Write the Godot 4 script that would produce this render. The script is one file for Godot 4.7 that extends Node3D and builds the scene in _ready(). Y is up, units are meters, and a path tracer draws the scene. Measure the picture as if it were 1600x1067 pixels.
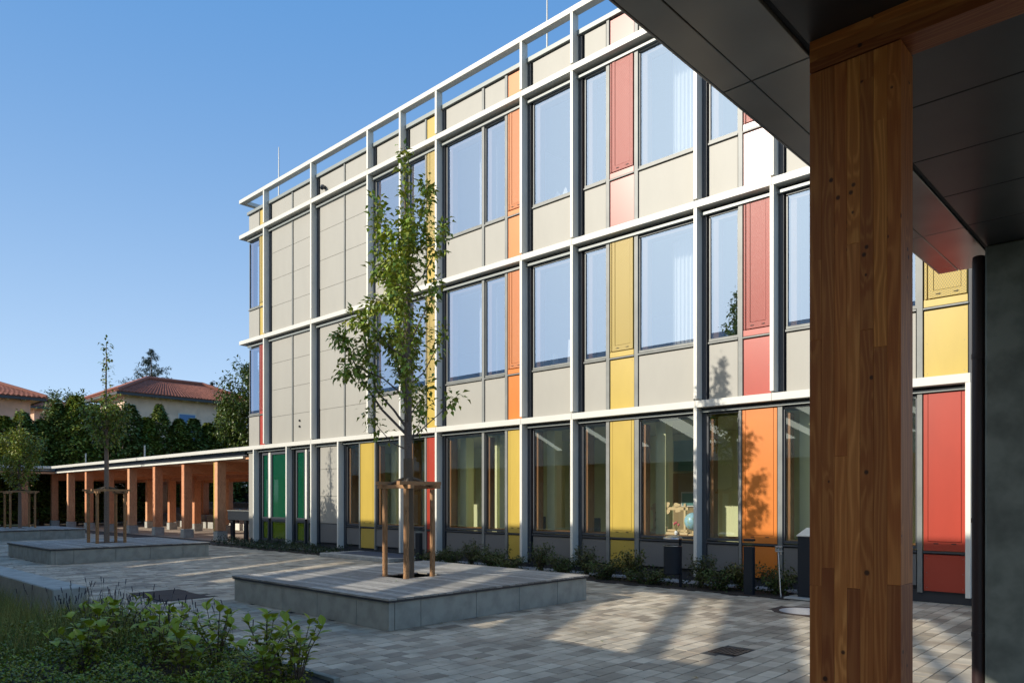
extends Node3D
# Schoolyard with a coloured panel facade. X runs along the facade, V into it (z = -v), Y is up.

var rng = RandomNumberGenerator.new()
var M = {}
const P = 1.406            # facade module
const X0 = -2.475          # left edge of the right-most fin
const W = 12.0             # panel plane
const FR = 11.8            # front plane of fins and beams
const SUN = Vector3(0.441, -0.497, -0.9586)

# ------------------------------------------------------------------ mesh builder
class MB:
	var v = PackedVector3Array()
	var n = PackedVector3Array()
	var u = PackedVector2Array()
	var c = PackedColorArray()
	var col = Color(1, 1, 1)
	var use_col = false
	func tri(a, b, d, na = null, ua = Vector2.ZERO, ub = Vector2.ZERO, ud = Vector2.ZERO):
		var nn = na if na != null else (d - a).cross(b - a).normalized()
		v.append(a); v.append(b); v.append(d)
		n.append(nn); n.append(nn); n.append(nn)
		u.append(ua); u.append(ub); u.append(ud)
		if use_col:
			c.append(col); c.append(col); c.append(col)
	# corners clockwise seen from the front
	func quad(a, b, d, e, ua = Vector2.ZERO, ub = Vector2.ZERO, ud = Vector2.ZERO, ue = Vector2.ZERO):
		var nn = (d - a).cross(b - a)
		if nn.length_squared() < 1e-14:
			nn = (e - a).cross(d - a)
		nn = nn.normalized()
		tri(a, b, d, nn, ua, ub, ud)
		tri(a, d, e, nn, ua, ud, ue)
	func face(pts, uo, ax):
		# uv: v along axis ax (the longest), u along the other one
		var nn = (pts[2] - pts[0]).cross(pts[1] - pts[0]).normalized()
		var uv = []
		var k = 0
		if absf(nn[1]) > absf(nn[k]): k = 1
		if absf(nn[2]) > absf(nn[k]): k = 2
		var others = [0, 1, 2]
		others.erase(k)
		var vv = others[1]
		var uu = others[0]
		if others[0] == ax:
			vv = others[0]; uu = others[1]
		for p in pts:
			uv.append(Vector2(p[uu], p[vv]) + uo)
		for i in range(1, pts.size() - 1):
			tri(pts[0], pts[i], pts[i + 1], nn, uv[0], uv[i], uv[i + 1])
	func box(a, b, bev = 0.0, uo = Vector2.ZERO, bottom = true):
		var s = b - a
		var ax = 0
		if s.y > s[ax]: ax = 1
		if s.z > s[ax]: ax = 2
		if bev <= 0.0:
			var p = []
			for i in 8:
				p.append(Vector3(b.x if i & 1 else a.x, b.y if i & 2 else a.y, b.z if i & 4 else a.z))
			for q in [[4, 6, 7, 5], [1, 3, 2, 0], [5, 7, 3, 1], [0, 2, 6, 4], [6, 2, 3, 7], [0, 4, 5, 1]]:
				if not bottom and q[0] == 0 and q[1] == 4: continue
				face([p[q[0]], p[q[1]], p[q[2]], p[q[3]]], uo, ax)
			return
		var m = (a + b) * 0.5
		var h = s * 0.5
		var e = minf(bev, minf(h.x, minf(h.y, h.z)) * 0.9)
		# faces
		for k in 3:
			var i = (k + 1) % 3
			var j = (k + 2) % 3
			for sg in [-1.0, 1.0]:
				var pts = []
				for q in [[-1, -1], [1, -1], [1, 1], [-1, 1]]:
					var w = Vector3.ZERO
					w[k] = sg * h[k]
					w[i] = q[0] * (h[i] - e)
					w[j] = q[1] * (h[j] - e)
					pts.append(m + w)
				if sg > 0: pts.reverse()
				face(pts, uo, ax)
		# edges
		for k in 3:
			var i = (k + 1) % 3
			var j = (k + 2) % 3
			for si in [-1.0, 1.0]:
				for sj in [-1.0, 1.0]:
					var pts = []
					for q in [[-1, 0], [1, 0], [1, 1], [-1, 1]]:
						var w = Vector3.ZERO
						w[k] = q[0] * (h[k] - e)
						w[i] = si * (h[i] if q[1] == 0 else h[i] - e)
						w[j] = sj * (h[j] - e if q[1] == 0 else h[j])
						pts.append(m + w)
					var out = Vector3.ZERO
					out[i] = si; out[j] = sj
					if (pts[2] - pts[0]).cross(pts[1] - pts[0]).dot(out) < 0: pts.reverse()
					face(pts, uo, ax)
		for sx in [-1.0, 1.0]:
			for sy in [-1.0, 1.0]:
				for sz in [-1.0, 1.0]:
					var q = Vector3(sx, sy, sz)
					var pts = [m + Vector3(sx * h.x, sy * (h.y - e), sz * (h.z - e)), m + Vector3(sx * (h.x - e), sy * h.y, sz * (h.z - e)), m + Vector3(sx * (h.x - e), sy * (h.y - e), sz * h.z)]
					if (pts[2] - pts[0]).cross(pts[1] - pts[0]).dot(q) < 0: pts.reverse()
					tri(pts[0], pts[1], pts[2])
	# box in facade coordinates
	func bv(x0, x1, y0, y1, v0, v1, bev = 0.0, uo = Vector2.ZERO):
		box(Vector3(x0, y0, -v1), Vector3(x1, y1, -v0), bev, uo)
	func tube(pts, radii, sides = 8, cap = true):
		var rings = []
		var up = Vector3(0.31, 0.17, 0.93)
		for i in pts.size():
			var d = (pts[mini(i + 1, pts.size() - 1)] - pts[maxi(i - 1, 0)]).normalized()
			var s = d.cross(up)
			if s.length() < 0.05: s = d.cross(Vector3(1, 0, 0))
			s = s.normalized()
			var t = s.cross(d).normalized()
			up = t.cross(s).normalized() if absf(t.cross(s).normalized().dot(d)) < 0.5 else up
			var r = []
			for k in sides:
				var a = TAU * k / sides
				r.append(s * cos(a) + t * sin(a))
			rings.append(r)
		var run = 0.0
		for i in range(pts.size() - 1):
			var ln = (pts[i + 1] - pts[i]).length()
			for k in sides:
				var k2 = (k + 1) % sides
				var a = pts[i] + rings[i][k] * radii[i]
				var b = pts[i + 1] + rings[i + 1][k] * radii[i + 1]
				var d = pts[i + 1] + rings[i + 1][k2] * radii[i + 1]
				var e = pts[i] + rings[i][k2] * radii[i]
				var u0 = float(k) / sides * TAU * radii[0]
				var u1 = float(k + 1) / sides * TAU * radii[0]
				sm(a, rings[i][k], b, rings[i + 1][k], d, rings[i + 1][k2], Vector2(u0, run), Vector2(u0, run + ln), Vector2(u1, run + ln))
				sm(a, rings[i][k], d, rings[i + 1][k2], e, rings[i][k2], Vector2(u0, run), Vector2(u1, run + ln), Vector2(u1, run))
			run += ln
		if cap:
			for end in [0, pts.size() - 1]:
				for k in range(1, sides - 1):
					var a = pts[end] + rings[end][0] * radii[end]
					var b = pts[end] + rings[end][k] * radii[end]
					var d = pts[end] + rings[end][k + 1] * radii[end]
					if end == 0: tri(a, b, d)
					else: tri(a, d, b)
	func sm(a, na, b, nb, d, nd, ua = Vector2.ZERO, ub = Vector2.ZERO, ud = Vector2.ZERO):
		# order so that it is clockwise from outside
		if (d - a).cross(b - a).dot(na + nb + nd) < 0:
			var t = b; b = d; d = t
			t = nb; nb = nd; nd = t
			t = ub; ub = ud; ud = t
		v.append(a); v.append(b); v.append(d)
		n.append(na); n.append(nb); n.append(nd)
		u.append(ua); u.append(ub); u.append(ud)
		if use_col:
			c.append(col); c.append(col); c.append(col)
	func lathe(at, prof, sides = 24):
		for i in range(prof.size() - 1):
			var p = prof[i]
			var q = prof[i + 1]
			var sl = Vector2(q.y - p.y, -(q.x - p.x)).normalized()
			for k in sides:
				var a0 = TAU * k / sides
				var a1 = TAU * (k + 1) / sides
				var d0 = Vector3(cos(a0), 0, sin(a0))
				var d1 = Vector3(cos(a1), 0, sin(a1))
				var A = at + d0 * p.x + Vector3(0, p.y, 0)
				var B = at + d0 * q.x + Vector3(0, q.y, 0)
				var C = at + d1 * q.x + Vector3(0, q.y, 0)
				var D = at + d1 * p.x + Vector3(0, p.y, 0)
				var n0 = d0 * sl.x + Vector3(0, sl.y, 0)
				var n1 = d1 * sl.x + Vector3(0, sl.y, 0)
				if q.x > 1e-6: sm(A, n0, B, n0, C, n1)
				if p.x > 1e-6: sm(A, n0, C, n1, D, n1)
	# polygon (list of Vector2 in the plane o + ex*x + ey*y) given thickness along ez
	func slab(poly, o, ex, ey, ez, th):
		var idx = Geometry2D.triangulate_polygon(PackedVector2Array(poly))
		for i in range(0, idx.size(), 3):
			var a = o + ex * poly[idx[i]].x + ey * poly[idx[i]].y
			var b = o + ex * poly[idx[i + 1]].x + ey * poly[idx[i + 1]].y
			var d = o + ex * poly[idx[i + 2]].x + ey * poly[idx[i + 2]].y
			if (d - a).cross(b - a).dot(ez) > 0:
				tri(a + ez * th, b + ez * th, d + ez * th); tri(a, d, b)
			else:
				tri(a + ez * th, d + ez * th, b + ez * th); tri(a, b, d)
		var cen = Vector2.ZERO
		for p in poly: cen += p
		cen /= poly.size()
		for i in poly.size():
			var p = poly[i]
			var q = poly[(i + 1) % poly.size()]
			var a = o + ex * p.x + ey * p.y
			var b = o + ex * q.x + ey * q.y
			quad(a, b, b + ez * th, a + ez * th)
	func mesh():
		var arr = []
		arr.resize(Mesh.ARRAY_MAX)
		arr[Mesh.ARRAY_VERTEX] = v
		arr[Mesh.ARRAY_NORMAL] = n
		arr[Mesh.ARRAY_TEX_UV] = u
		if use_col: arr[Mesh.ARRAY_COLOR] = c
		var m = ArrayMesh.new()
		m.add_surface_from_arrays(Mesh.PRIMITIVE_TRIANGLES, arr)
		return m

# ------------------------------------------------------------------ nodes
var used = {}
func numbered(called):
	if not used.has(called):
		used[called] = 0
		return called
	used[called] += 1
	return "%s_%03d" % [called, used[called]]

func obj(called, mb, m, parent, label = ""):
	var o = MeshInstance3D.new()
	o.mesh = mb.mesh() if mb is MB else mb
	o.material_override = m
	put(o, called, parent)
	if label: o.set_meta("label", label)
	return o

func put(o, called, parent):
	if parent == self:
		o.name = numbered(called)
		add_child(o)
	else:
		var k = 0
		var nm = called
		var key = "__" + called
		if parent.has_meta(key):
			k = parent.get_meta(key)
			nm = "%s_%03d" % [called, k]
		parent.set_meta(key, k + 1)
		o.name = nm
		parent.add_child(o, true)

func node(called, parent):
	var o = Node3D.new()
	put(o, called, parent)
	return o

func thing(called, label, category, at = Vector3.ZERO, group = ""):
	var o = Node3D.new()
	put(o, called, self)
	o.position = at
	return tag(o, label, category, group)

func tag(o, label, category, group = ""):
	o.set_meta("label", label)
	o.set_meta("category", category)
	if group: o.set_meta("group", group)
	return o

func kind(o, k):
	o.set_meta("kind", k)
	return o

func V(x, y, v): return Vector3(x, y, -v)

func bx(called, m, parent, x0, x1, y0, y1, v0, v1, bev = 0.0, label = ""):
	var b = MB.new()
	b.bv(x0, x1, y0, y1, v0, v1, bev, Vector2(rng.randf(), rng.randf()))
	return obj(called, b, m, parent, label)

# ------------------------------------------------------------------ materials
func mat(r, g, b, rough = 0.6, metal = 0.0):
	var m = StandardMaterial3D.new()
	m.albedo_color = Color(r, g, b).linear_to_srgb()
	m.roughness = rough
	m.metallic = metal
	return m

func noise_tex(sd, freq, oct, lo, hi, px = 512, nrm = false, strength = 4.0):
	var f = FastNoiseLite.new()
	f.seed = sd
	f.noise_type = FastNoiseLite.TYPE_SIMPLEX_SMOOTH
	f.frequency = freq
	f.fractal_octaves = oct
	f.fractal_gain = 0.55
	var t = NoiseTexture2D.new()
	t.width = px; t.height = px
	t.seamless = true
	t.noise = f
	if nrm:
		t.as_normal_map = true
		t.bump_strength = strength
	else:
		var g = Gradient.new()
		g.set_color(0, Color(lo, lo, lo))
		g.set_color(1, Color(hi, hi, hi))
		t.color_ramp = g
	return t

func textured(m, tex, scale, world = true):
	m.albedo_texture = tex
	m.uv1_triplanar = true
	m.uv1_world_triplanar = world
	m.uv1_scale = Vector3.ONE * scale
	return m

func wood_image(sd, w, h, wm, hm, dark, lite, knots, contrast):
	# wm x hm metres of boards cut along v; returns an image of grain with knots
	var f = FastNoiseLite.new(); f.seed = sd; f.frequency = 1.0; f.fractal_octaves = 3
	var fine = FastNoiseLite.new(); fine.seed = sd + 7; fine.frequency = 1.0; fine.fractal_octaves = 2
	var r = RandomNumberGenerator.new(); r.seed = sd
	var ks = []
	for i in knots:
		ks.append(Vector3(r.randf() * wm, r.randf() * hm, r.randf_range(0.006, 0.017)))
	var data = PackedByteArray()
	data.resize(w * h * 3)
	var o = 0
	for j in h:
		var y = hm * j / h
		var near = []
		for k in ks:
			if absf(k.y - y) < k.z * 9.0: near.append(k)
		for i in w:
			var x = wm * i / w
			var q = x * 60.0 + f.get_noise_2d(x * 7.0, y * 0.55) * 7.0
			var kd = 0.0
			for k in near:
				var dx = (x - k.x) / k.z
				var dy = (y - k.y) / (k.z * 2.6)
				var d2 = dx * dx + dy * dy
				q += 2.6 * exp(-d2 * 0.22) * (1.0 if dx > 0 else -1.0)
				kd = maxf(kd, 1.0 - smoothstep(0.35, 0.62, sqrt(dx * dx + dy * dy * 6.0)))
			var ring = 0.5 + 0.5 * sin(q * 2.6)
			ring = ring * ring
			var fib = fine.get_noise_2d(x * 420.0, y * 5.0) * 0.5 + 0.5
			var t = clampf(0.5 + contrast * (0.55 * (ring - 0.4) + 0.6 * (fib - 0.5)) + 0.25 * f.get_noise_2d(x * 3.0 + 40.0, y * 0.8), 0.0, 1.0)
			var cc = dark.lerp(lite, t)
			cc = cc.lerp(dark * 0.38, kd * 0.85)
			data[o] = int(clampf(cc.r, 0, 1) * 255.0)
			data[o + 1] = int(clampf(cc.g, 0, 1) * 255.0)
			data[o + 2] = int(clampf(cc.b, 0, 1) * 255.0)
			o += 3
	return ImageTexture.create_from_image(Image.create_from_data(w, h, false, Image.FORMAT_RGB8, data))

func wood(tex, sx, sy, r = 1.0, g = 1.0, b = 1.0, rough = 0.6):
	var m = StandardMaterial3D.new()
	m.albedo_texture = tex
	m.albedo_color = Color(r, g, b)
	m.roughness = rough
	m.uv1_scale = Vector3(1.0 / sx, 1.0 / sy, 1)
	return m

func glass(alpha, rough = 0.0):
	var m = StandardMaterial3D.new()
	m.transparency = BaseMaterial3D.TRANSPARENCY_ALPHA
	m.albedo_color = Color(1, 1, 1, alpha)
	m.roughness = rough
	return m

func coated(r, g, b, alpha, metal = 1.0):
	# glass with a reflecting coating: mirror share alpha, the rest passes
	var im = Image.create(4, 4, false, Image.FORMAT_RGBA8)
	im.fill(Color(1, 1, 1, 1))
	var m = StandardMaterial3D.new()
	m.transparency = BaseMaterial3D.TRANSPARENCY_ALPHA
	m.albedo_texture = ImageTexture.create_from_image(im)
	m.albedo_color = Color(r, g, b, alpha)
	m.roughness = 0.0
	m.metallic = metal
	return m

func leafy(r, g, b, back = 0.5):
	var m = mat(r, g, b, 0.34)
	m.metallic_specular = 0.32
	m.vertex_color_use_as_albedo = true
	m.albedo_color = Color(1, 1, 1)
	m.backlight_enabled = true
	m.backlight = Color(back, back, back * 0.5)
	m.cull_mode = BaseMaterial3D.CULL_DISABLED
	return m

func make_materials():
	var n_soft = noise_tex(11, 0.006, 5, 0.9, 1.06, 512)
	var n_conc = noise_tex(21, 0.012, 6, 0.86, 1.06, 512)
	var n_fine = noise_tex(31, 0.06, 5, 0.7, 1.15, 512)
	var n_bump = noise_tex(41, 0.05, 5, 0, 1, 512, true, 3.0)
	M.fin = textured(mat(0.75, 0.72, 0.635, 0.4), noise_tex(15, 0.006, 4, 0.955, 1.0), 0.4)
	M.white = mat(0.64, 0.616, 0.55, 0.4)
	textured(M.white, noise_tex(14, 0.004, 4, 0.965, 1.0), 0.35)
	M.panel_low = textured(mat(0.15, 0.148, 0.145, 0.5), noise_tex(12, 0.003, 3, 0.97, 1.0), 0.3)
	M.panel = textured(mat(0.347, 0.328, 0.284, 0.5), noise_tex(12, 0.008, 4, 0.975, 1.0), 0.3)
	M.panel.uv1_scale = Vector3(0.5, 0.16, 0.5)
	M.frame = textured(mat(0.20, 0.205, 0.19, 0.45, 0.0), n_soft, 0.7)
	M.anth = mat(0.055, 0.06, 0.068, 0.45)
	M.dark = mat(0.028, 0.032, 0.04, 0.5)
	M.cap = mat(0.24, 0.26, 0.25, 0.4, 0.1)
	M.gasket = mat(0.012, 0.012, 0.013, 0.7)
	# lacquered panels
	for k in {"yellow": [0.52, 0.365, 0.065], "orange": [0.66, 0.19, 0.024], "red": [0.40, 0.042, 0.02]}:
		var q = {"yellow": [0.52, 0.365, 0.065], "orange": [0.66, 0.19, 0.024], "red": [0.40, 0.042, 0.02]}[k]
		var m = mat(q[0], q[1], q[2], 0.32)
		m.metallic_specular = 0.55
		textured(m, noise_tex(17, 0.008, 4, 0.955, 1.0), 0.4)
		m.uv1_scale = Vector3(0.5, 0.2, 0.5)
		M[k] = m
		# expanded mesh of the upper vent flaps
		var f = mat(q[0], q[1], q[2], 0.42)
		f.albedo_texture = lattice()
		f.heightmap_enabled = true
		f.heightmap_texture = f.albedo_texture
		f.heightmap_scale = 0.5
		f.uv1_scale = Vector3(1.0 / 0.034, 1.0 / 0.056, 1)
		M[k + "_mesh"] = f
	M.conc = textured(mat(0.34, 0.345, 0.30, 0.85), n_conc, 0.5)
	M.bench = textured(mat(0.42, 0.43, 0.39, 0.8), n_conc, 0.6)
	M.conc_lite = textured(mat(0.42, 0.41, 0.37, 0.85), n_conc, 0.6)
	M.conc_dark = textured(mat(0.25, 0.265, 0.225, 0.8), noise_tex(23, 0.015, 6, 0.75, 1.1), 0.4)
	var n_pave = noise_tex(33, 0.006, 6, 0.74, 1.1)
	M.paver = []
	for q in [[0.62, 0.53, 0.395], [0.55, 0.465, 0.345], [0.43, 0.36, 0.262], [0.32, 0.263, 0.192], [0.49, 0.395, 0.285]]:
		M.paver.append(textured(mat(q[0], q[1], q[2], 0.72), n_pave, 0.31))
	M.paver_v = textured(mat(1, 1, 1, 0.72), n_pave, 0.31)
	M.paver_v.albedo_color = Color(1, 1, 1)
	M.paver_v.vertex_color_use_as_albedo = true
	M.joint = textured(mat(0.05, 0.045, 0.04, 0.95), n_fine, 2.0)
	M.soil = textured(mat(0.055, 0.042, 0.032, 0.95), noise_tex(51, 0.08, 5, 0.4, 1.3), 1.5)
	M.gravel = textured(mat(0.42, 0.41, 0.40, 0.9), n_fine, 6.0)
	M.grass = textured(mat(0.05, 0.075, 0.025, 0.95), n_fine, 1.0)
	M.path = textured(mat(0.46, 0.37, 0.29, 0.85), n_fine, 0.8)
	M.rust = textured(mat(0.055, 0.034, 0.026, 0.85), n_fine, 1.5)
	M.iron = textured(mat(0.06, 0.045, 0.038, 0.6, 0.4), n_fine, 3.0)
	# timber
	var gl = wood_image(5, 256, 1024, 0.4, 3.2, Color(0.80, 0.50, 0.25), Color(0.98, 0.72, 0.44), 24, 1.15)
	M.glulam = []
	for q in [[0.93, 0.85, 0.76], [0.80, 0.70, 0.60], [0.95, 0.88, 0.74], [0.70, 0.58, 0.50], [0.86, 0.74, 0.62]]:
		M.glulam.append(wood(gl, 0.4, 3.2, q[0], q[1], q[2], 0.55))
	var la = wood_image(15, 128, 512, 0.4, 3.2, Color(0.73, 0.49, 0.34), Color(0.95, 0.73, 0.55), 30, 0.8)
	M.larch = wood(la, 0.4, 3.2, 1.0, 1.0, 1.0, 0.6)
	M.larch_red = wood(la, 0.4, 3.2, 0.97, 0.90, 0.86, 0.6)
	M.wood_in = wood(gl, 0.4, 3.2, 0.56, 0.56, 0.48, 0.5)
	var gy = wood_image(9, 192, 768, 0.3, 2.4, Color(0.52, 0.50, 0.47), Color(0.76, 0.74, 0.70), 8, 0.9)
	M.deck = []
	for q in [1.0, 0.9, 0.82]:
		M.deck.append(wood(gy, 0.3, 2.4, q, q, q, 0.75))
	var st = wood_image(13, 128, 512, 0.2, 1.6, Color(0.50, 0.35, 0.22), Color(0.72, 0.55, 0.38), 26, 1.0)
	M.stake = wood(st, 0.2, 1.6, 1, 1, 1, 0.8)
	M.stake_grey = wood(st, 0.2, 1.6, 1.0, 1.0, 0.98, 0.8)
	M.pale_wood = mat(0.62, 0.48, 0.24, 0.6)
	M.bark = textured(mat(0.19, 0.145, 0.115, 0.9), noise_tex(61, 0.03, 5, 0.55, 1.25), 3.0)
	M.bark_lite = textured(mat(0.27, 0.20, 0.15, 0.9), noise_tex(62, 0.03, 5, 0.6, 1.2), 3.0)
	M.wrap = textured(mat(0.16, 0.12, 0.08, 0.95), noise_tex(63, 0.05, 5, 0.5, 1.3), 5.0)
	M.leaf = leafy(1, 1, 1, 0.55)
	M.leaf_dim = leafy(1, 1, 1, 0.3)
	# canopy
	M.soffit = textured(mat(0.042, 0.039, 0.038, 0.4), n_soft, 1.0)
	M.lip = mat(0.36, 0.33, 0.29, 0.22, 0.4)
	textured(M.lip, noise_tex(71, 0.003, 3, 0.8, 1.0), 0.7)
	M.lip.normal_enabled = true
	M.lip.normal_texture = noise_tex(72, 0.002, 2, 0, 1, 256, true, 1.2)
	M.lip.normal_scale = 0.35
	M.pipe = mat(0.030, 0.014, 0.013, 0.45)
	M.steel = mat(0.55, 0.55, 0.56, 0.25, 1.0)
	M.post = mat(0.018, 0.022, 0.028, 0.5)
	M.post.metallic_specular = 0.3
	# glass
	M.glass_up = coated(0.76, 0.865, 1.0, 0.56)
	M.glass_low = coated(0.92, 0.96, 0.92, 0.20)
	M.glass_green = coated(0.05, 0.37, 0.26, 0.34, 0.0)
	M.glass_lime = coated(0.50, 0.60, 0.05, 0.4, 0.0)
	# rooms
	M.room = mat(0.55, 0.56, 0.50, 0.8)
	M.room_green = mat(0.66, 0.70, 0.40, 0.8)
	M.col_green = mat(0.62, 0.66, 0.36, 0.7)
	M.floor_in = mat(0.46, 0.46, 0.36, 0.6)
	M.brown = mat(0.26, 0.19, 0.08, 0.6)
	M.teal = mat(0.06, 0.22, 0.20, 0.5)
	M.cloth = mat(0.03, 0.04, 0.045, 0.8)
	M.paper = mat(0.8, 0.82, 0.8, 0.8)
	# houses
	M.plaster = textured(mat(0.80, 0.48, 0.33, 0.9), noise_tex(81, 0.01, 5, 0.88, 1.05), 0.15)
	M.plaster_lite = textured(mat(0.86, 0.64, 0.48, 0.9), noise_tex(82, 0.01, 5, 0.88, 1.05), 0.15)
	M.tile = mat(1, 1, 1, 0.8)
	M.tile.albedo_color = Color(1, 1, 1)
	M.tile.vertex_color_use_as_albedo = true
	M.eave = mat(0.06, 0.06, 0.06, 0.6)
	M.shutter = mat(0.10, 0.22, 0.42, 0.5)
	M.fence = textured(mat(0.05, 0.035, 0.025, 0.9), n_fine, 0.8)
	M.cream = textured(mat(0.74, 0.72, 0.64, 0.7), n_soft, 0.3)

func lattice():
	var im = Image.create(64, 64, false, Image.FORMAT_RGB8)
	for y in 64:
		for x in 64:
			var a = absf(x / 64.0 - 0.5) * 2.0
			var b = absf(y / 64.0 - 0.5) * 2.0
			var d = absf(a + b - 1.0)
			var t = 0.80 + 0.20 * (1.0 - smoothstep(0.08, 0.3, d))
			if d > 0.6: t = 0.66
			im.set_pixel(x, y, Color(t, t, t))
	return ImageTexture.create_from_image(im)

# ------------------------------------------------------------------ start
func _ready():
	rng.seed = 4711
	var th = atan(0.6863448 / 0.7272763)
	var cam = Camera3D.new()
	cam.name = "camera"
	cam.projection = Camera3D.PROJECTION_FRUSTUM
	cam.near = 0.05
	cam.far = 900.0
	cam.size = 0.05 * 1067.0 / 1157.0
	cam.frustum_offset = Vector2(0.0, 0.05 * (780.0 - 533.5) / 1157.0)
	cam.position = Vector3(0, 1.5, 0)
	cam.rotation.y = th
	add_child(cam)
	var env = Environment.new()
	env.background_mode = Environment.BG_SKY
	var sky = ProceduralSkyMaterial.new()
	sky.sky_top_color = Color(0.294, 0.537, 0.787)
	sky.sky_horizon_color = Color(0.81, 0.91, 1.0)
	sky.sky_curve = 0.20
	sky.ground_bottom_color = Color(0.25, 0.24, 0.22)
	sky.ground_horizon_color = Color(0.55, 0.6, 0.62)
	sky.sun_angle_max = 85.0
	sky.sun_curve = 0.38
	sky.sky_energy_multiplier = 1.0
	env.background_energy_multiplier = 1.15
	env.sky = Sky.new()
	env.sky.sky_material = sky
	env.tonemap_mode = Environment.TONE_MAPPER_LINEAR
	env.tonemap_exposure = 1.0
	env.sdfgi_enabled = true
	env.ssao_enabled = true
	env.ssil_enabled = true
	var we = WorldEnvironment.new()
	we.name = "world_environment"
	we.environment = env
	add_child(we)
	var sun = DirectionalLight3D.new()
	sun.name = "sun"
	sun.basis = Basis.looking_at(SUN.normalized())
	sun.light_energy = 1.6
	sun.light_color = Color(1.0, 0.972, 0.915)
	sun.light_angular_distance = 0.5
	sun.shadow_enabled = true
	add_child(sun)

	make_materials()
	ground()
	school()
	opposite()
	walkway()
	canopy()
	houses()
	platforms()
	street_things()
	planting()
	interiors()

func px(p):
	# picture column and depth of a point, used only to rank pavers by size in view
	var s = 0.6863448
	var c = 0.7272763
	var d = -p.x * s - p.z * c
	var r = p.x * c - p.z * s
	return Vector3(800.0 + 1157.0 * r / maxf(d, 0.01), 780.0 + 1157.0 * (1.5 - p.y) / maxf(d, 0.01), d)

# ------------------------------------------------------------------ ground
const DECKS = [[-10.55, -6.75, 5.12, 8.84], [-23.0, -19.2, 5.02, 8.74], [-35.6, -31.6, 5.7, 9.5]]
func blocked(x, v):
	for d in DECKS:
		if x > d[0] + 0.1 and x < d[1] - 0.1 and v > d[2] + 0.1 and v < d[3] - 0.1: return true
	if x < -5.15 and v < 3.36: return true
	if v > 10.86 and x < -3.25: return true
	if x > -12.56 and x < -11.18 and v > 4.38 and v < 5.12: return true
	if x > -3.62 and x < -3.3 and v > 6.64 and v < 6.96: return true
	if Vector2(x + 3.94, v - 9.91).length() < 0.44: return true
	return false

func ground():
	var b = MB.new()
	b.bv(-320, 320, -0.6, -0.06, -320, 320)
	kind(obj("ground", b, M.grass, self), "structure")
	var pav = node("courtyard_paving", self)
	kind(pav, "structure")
	b = MB.new()
	b.bv(-45, 6, -0.055, -0.006, -1.5, 12.05)
	obj("joint_bed", b, M.joint, pav)
	b = MB.new()
	b.bv(-52, -23.6, -0.05, 0.004, 12.05, 24)
	kind(obj("path", b, M.path, self), "structure")
	# pavers in rows along v
	var cand = []
	var w = 0.157
	var x = -44.9
	while x < 3.2:
		var v = -0.6 + rng.randf() * 0.3
		while v < 11.98:
			var l = [0.16, 0.20, 0.24, 0.24, 0.30][rng.randi() % 5]
			if v + l > 12.02: l = 12.02 - v
			var cx = x + w * 0.5
			if l > 0.05 and not blocked(cx, v + l * 0.5):
				var k = [0, 0, 1, 1, 2, 2, 3, 4][rng.randi() % 8]
				var q = px(V(cx, 0, v + l * 0.5))
				cand.append([cx, v, l, k, q])
			v += l
		x += w
	var inv = []
	for i in cand.size():
		var q = cand[i][4]
		if q.z > 5.9 and q.x > 505 and q.x < 1265 and q.y < 1075: inv.append(i)
	inv.sort_custom(func(a, b2): return cand[a][4].z < cand[b2][4].z)
	var single = {}
	for i in mini(297, inv.size()): single[inv[i]] = true
	var shared = {}
	var rest = MB.new()
	rest.use_col = true
	for i in cand.size():
		var q = cand[i]
		var dy = rng.randf_range(-0.0012, 0.0012)
		if single.has(i):
			var key = int(q[2] * 1000)
			if not shared.has(key):
				var pb = MB.new()
				pb.box(Vector3(-w / 2 + 0.004, -0.04, -q[2] / 2 + 0.003), Vector3(w / 2 - 0.004, 0, q[2] / 2 - 0.003), 0.003)
				shared[key] = pb.mesh()
			var o = obj("paver", shared[key], M.paver[q[3]], pav)
			o.position = V(q[0], dy, q[1] + q[2] / 2)
			o.rotation.x = rng.randf_range(-0.003, 0.003)
		else:
			var cc = M.paver[q[3]].albedo_color.srgb_to_linear()
			rest.col = cc * rng.randf_range(0.93, 1.06)
			var e = 0.0042
			var a = V(q[0] - w / 2 + e, dy, q[1] + e)
			var d = V(q[0] + w / 2 - e, dy, q[1] + q[2] - e)
			rest.box(Vector3(a.x, -0.03, d.z), Vector3(d.x, dy, a.z), 0.0, Vector2.ZERO, false)
	kind(obj("pavers", rest, M.paver_v, pav), "stuff")
	# planting beds
	b = MB.new()
	b.bv(-24.2, -3.3, -0.05, 0.012, 10.88, 11.62)
	kind(obj("facade_bed_soil", b, M.soil, self), "structure")
	b = MB.new()
	b.bv(-24.2, -3.3, -0.05, 0.02, 11.62, 12.05)
	kind(obj("gravel_strip", b, M.gravel, self), "structure")
	pebbles()
	b = MB.new()
	b.bv(-40, -5.17, -0.05, 0.03, -1.4, 3.34)
	kind(obj("foreground_bed_soil", b, M.soil, self), "structure")
	b = MB.new()
	b.bv(-40, -5.12, -0.03, 0.06, 3.34, 3.40, 0.004)
	kind(obj("bed_edging", b, M.conc_dark, self), "structure")

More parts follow.
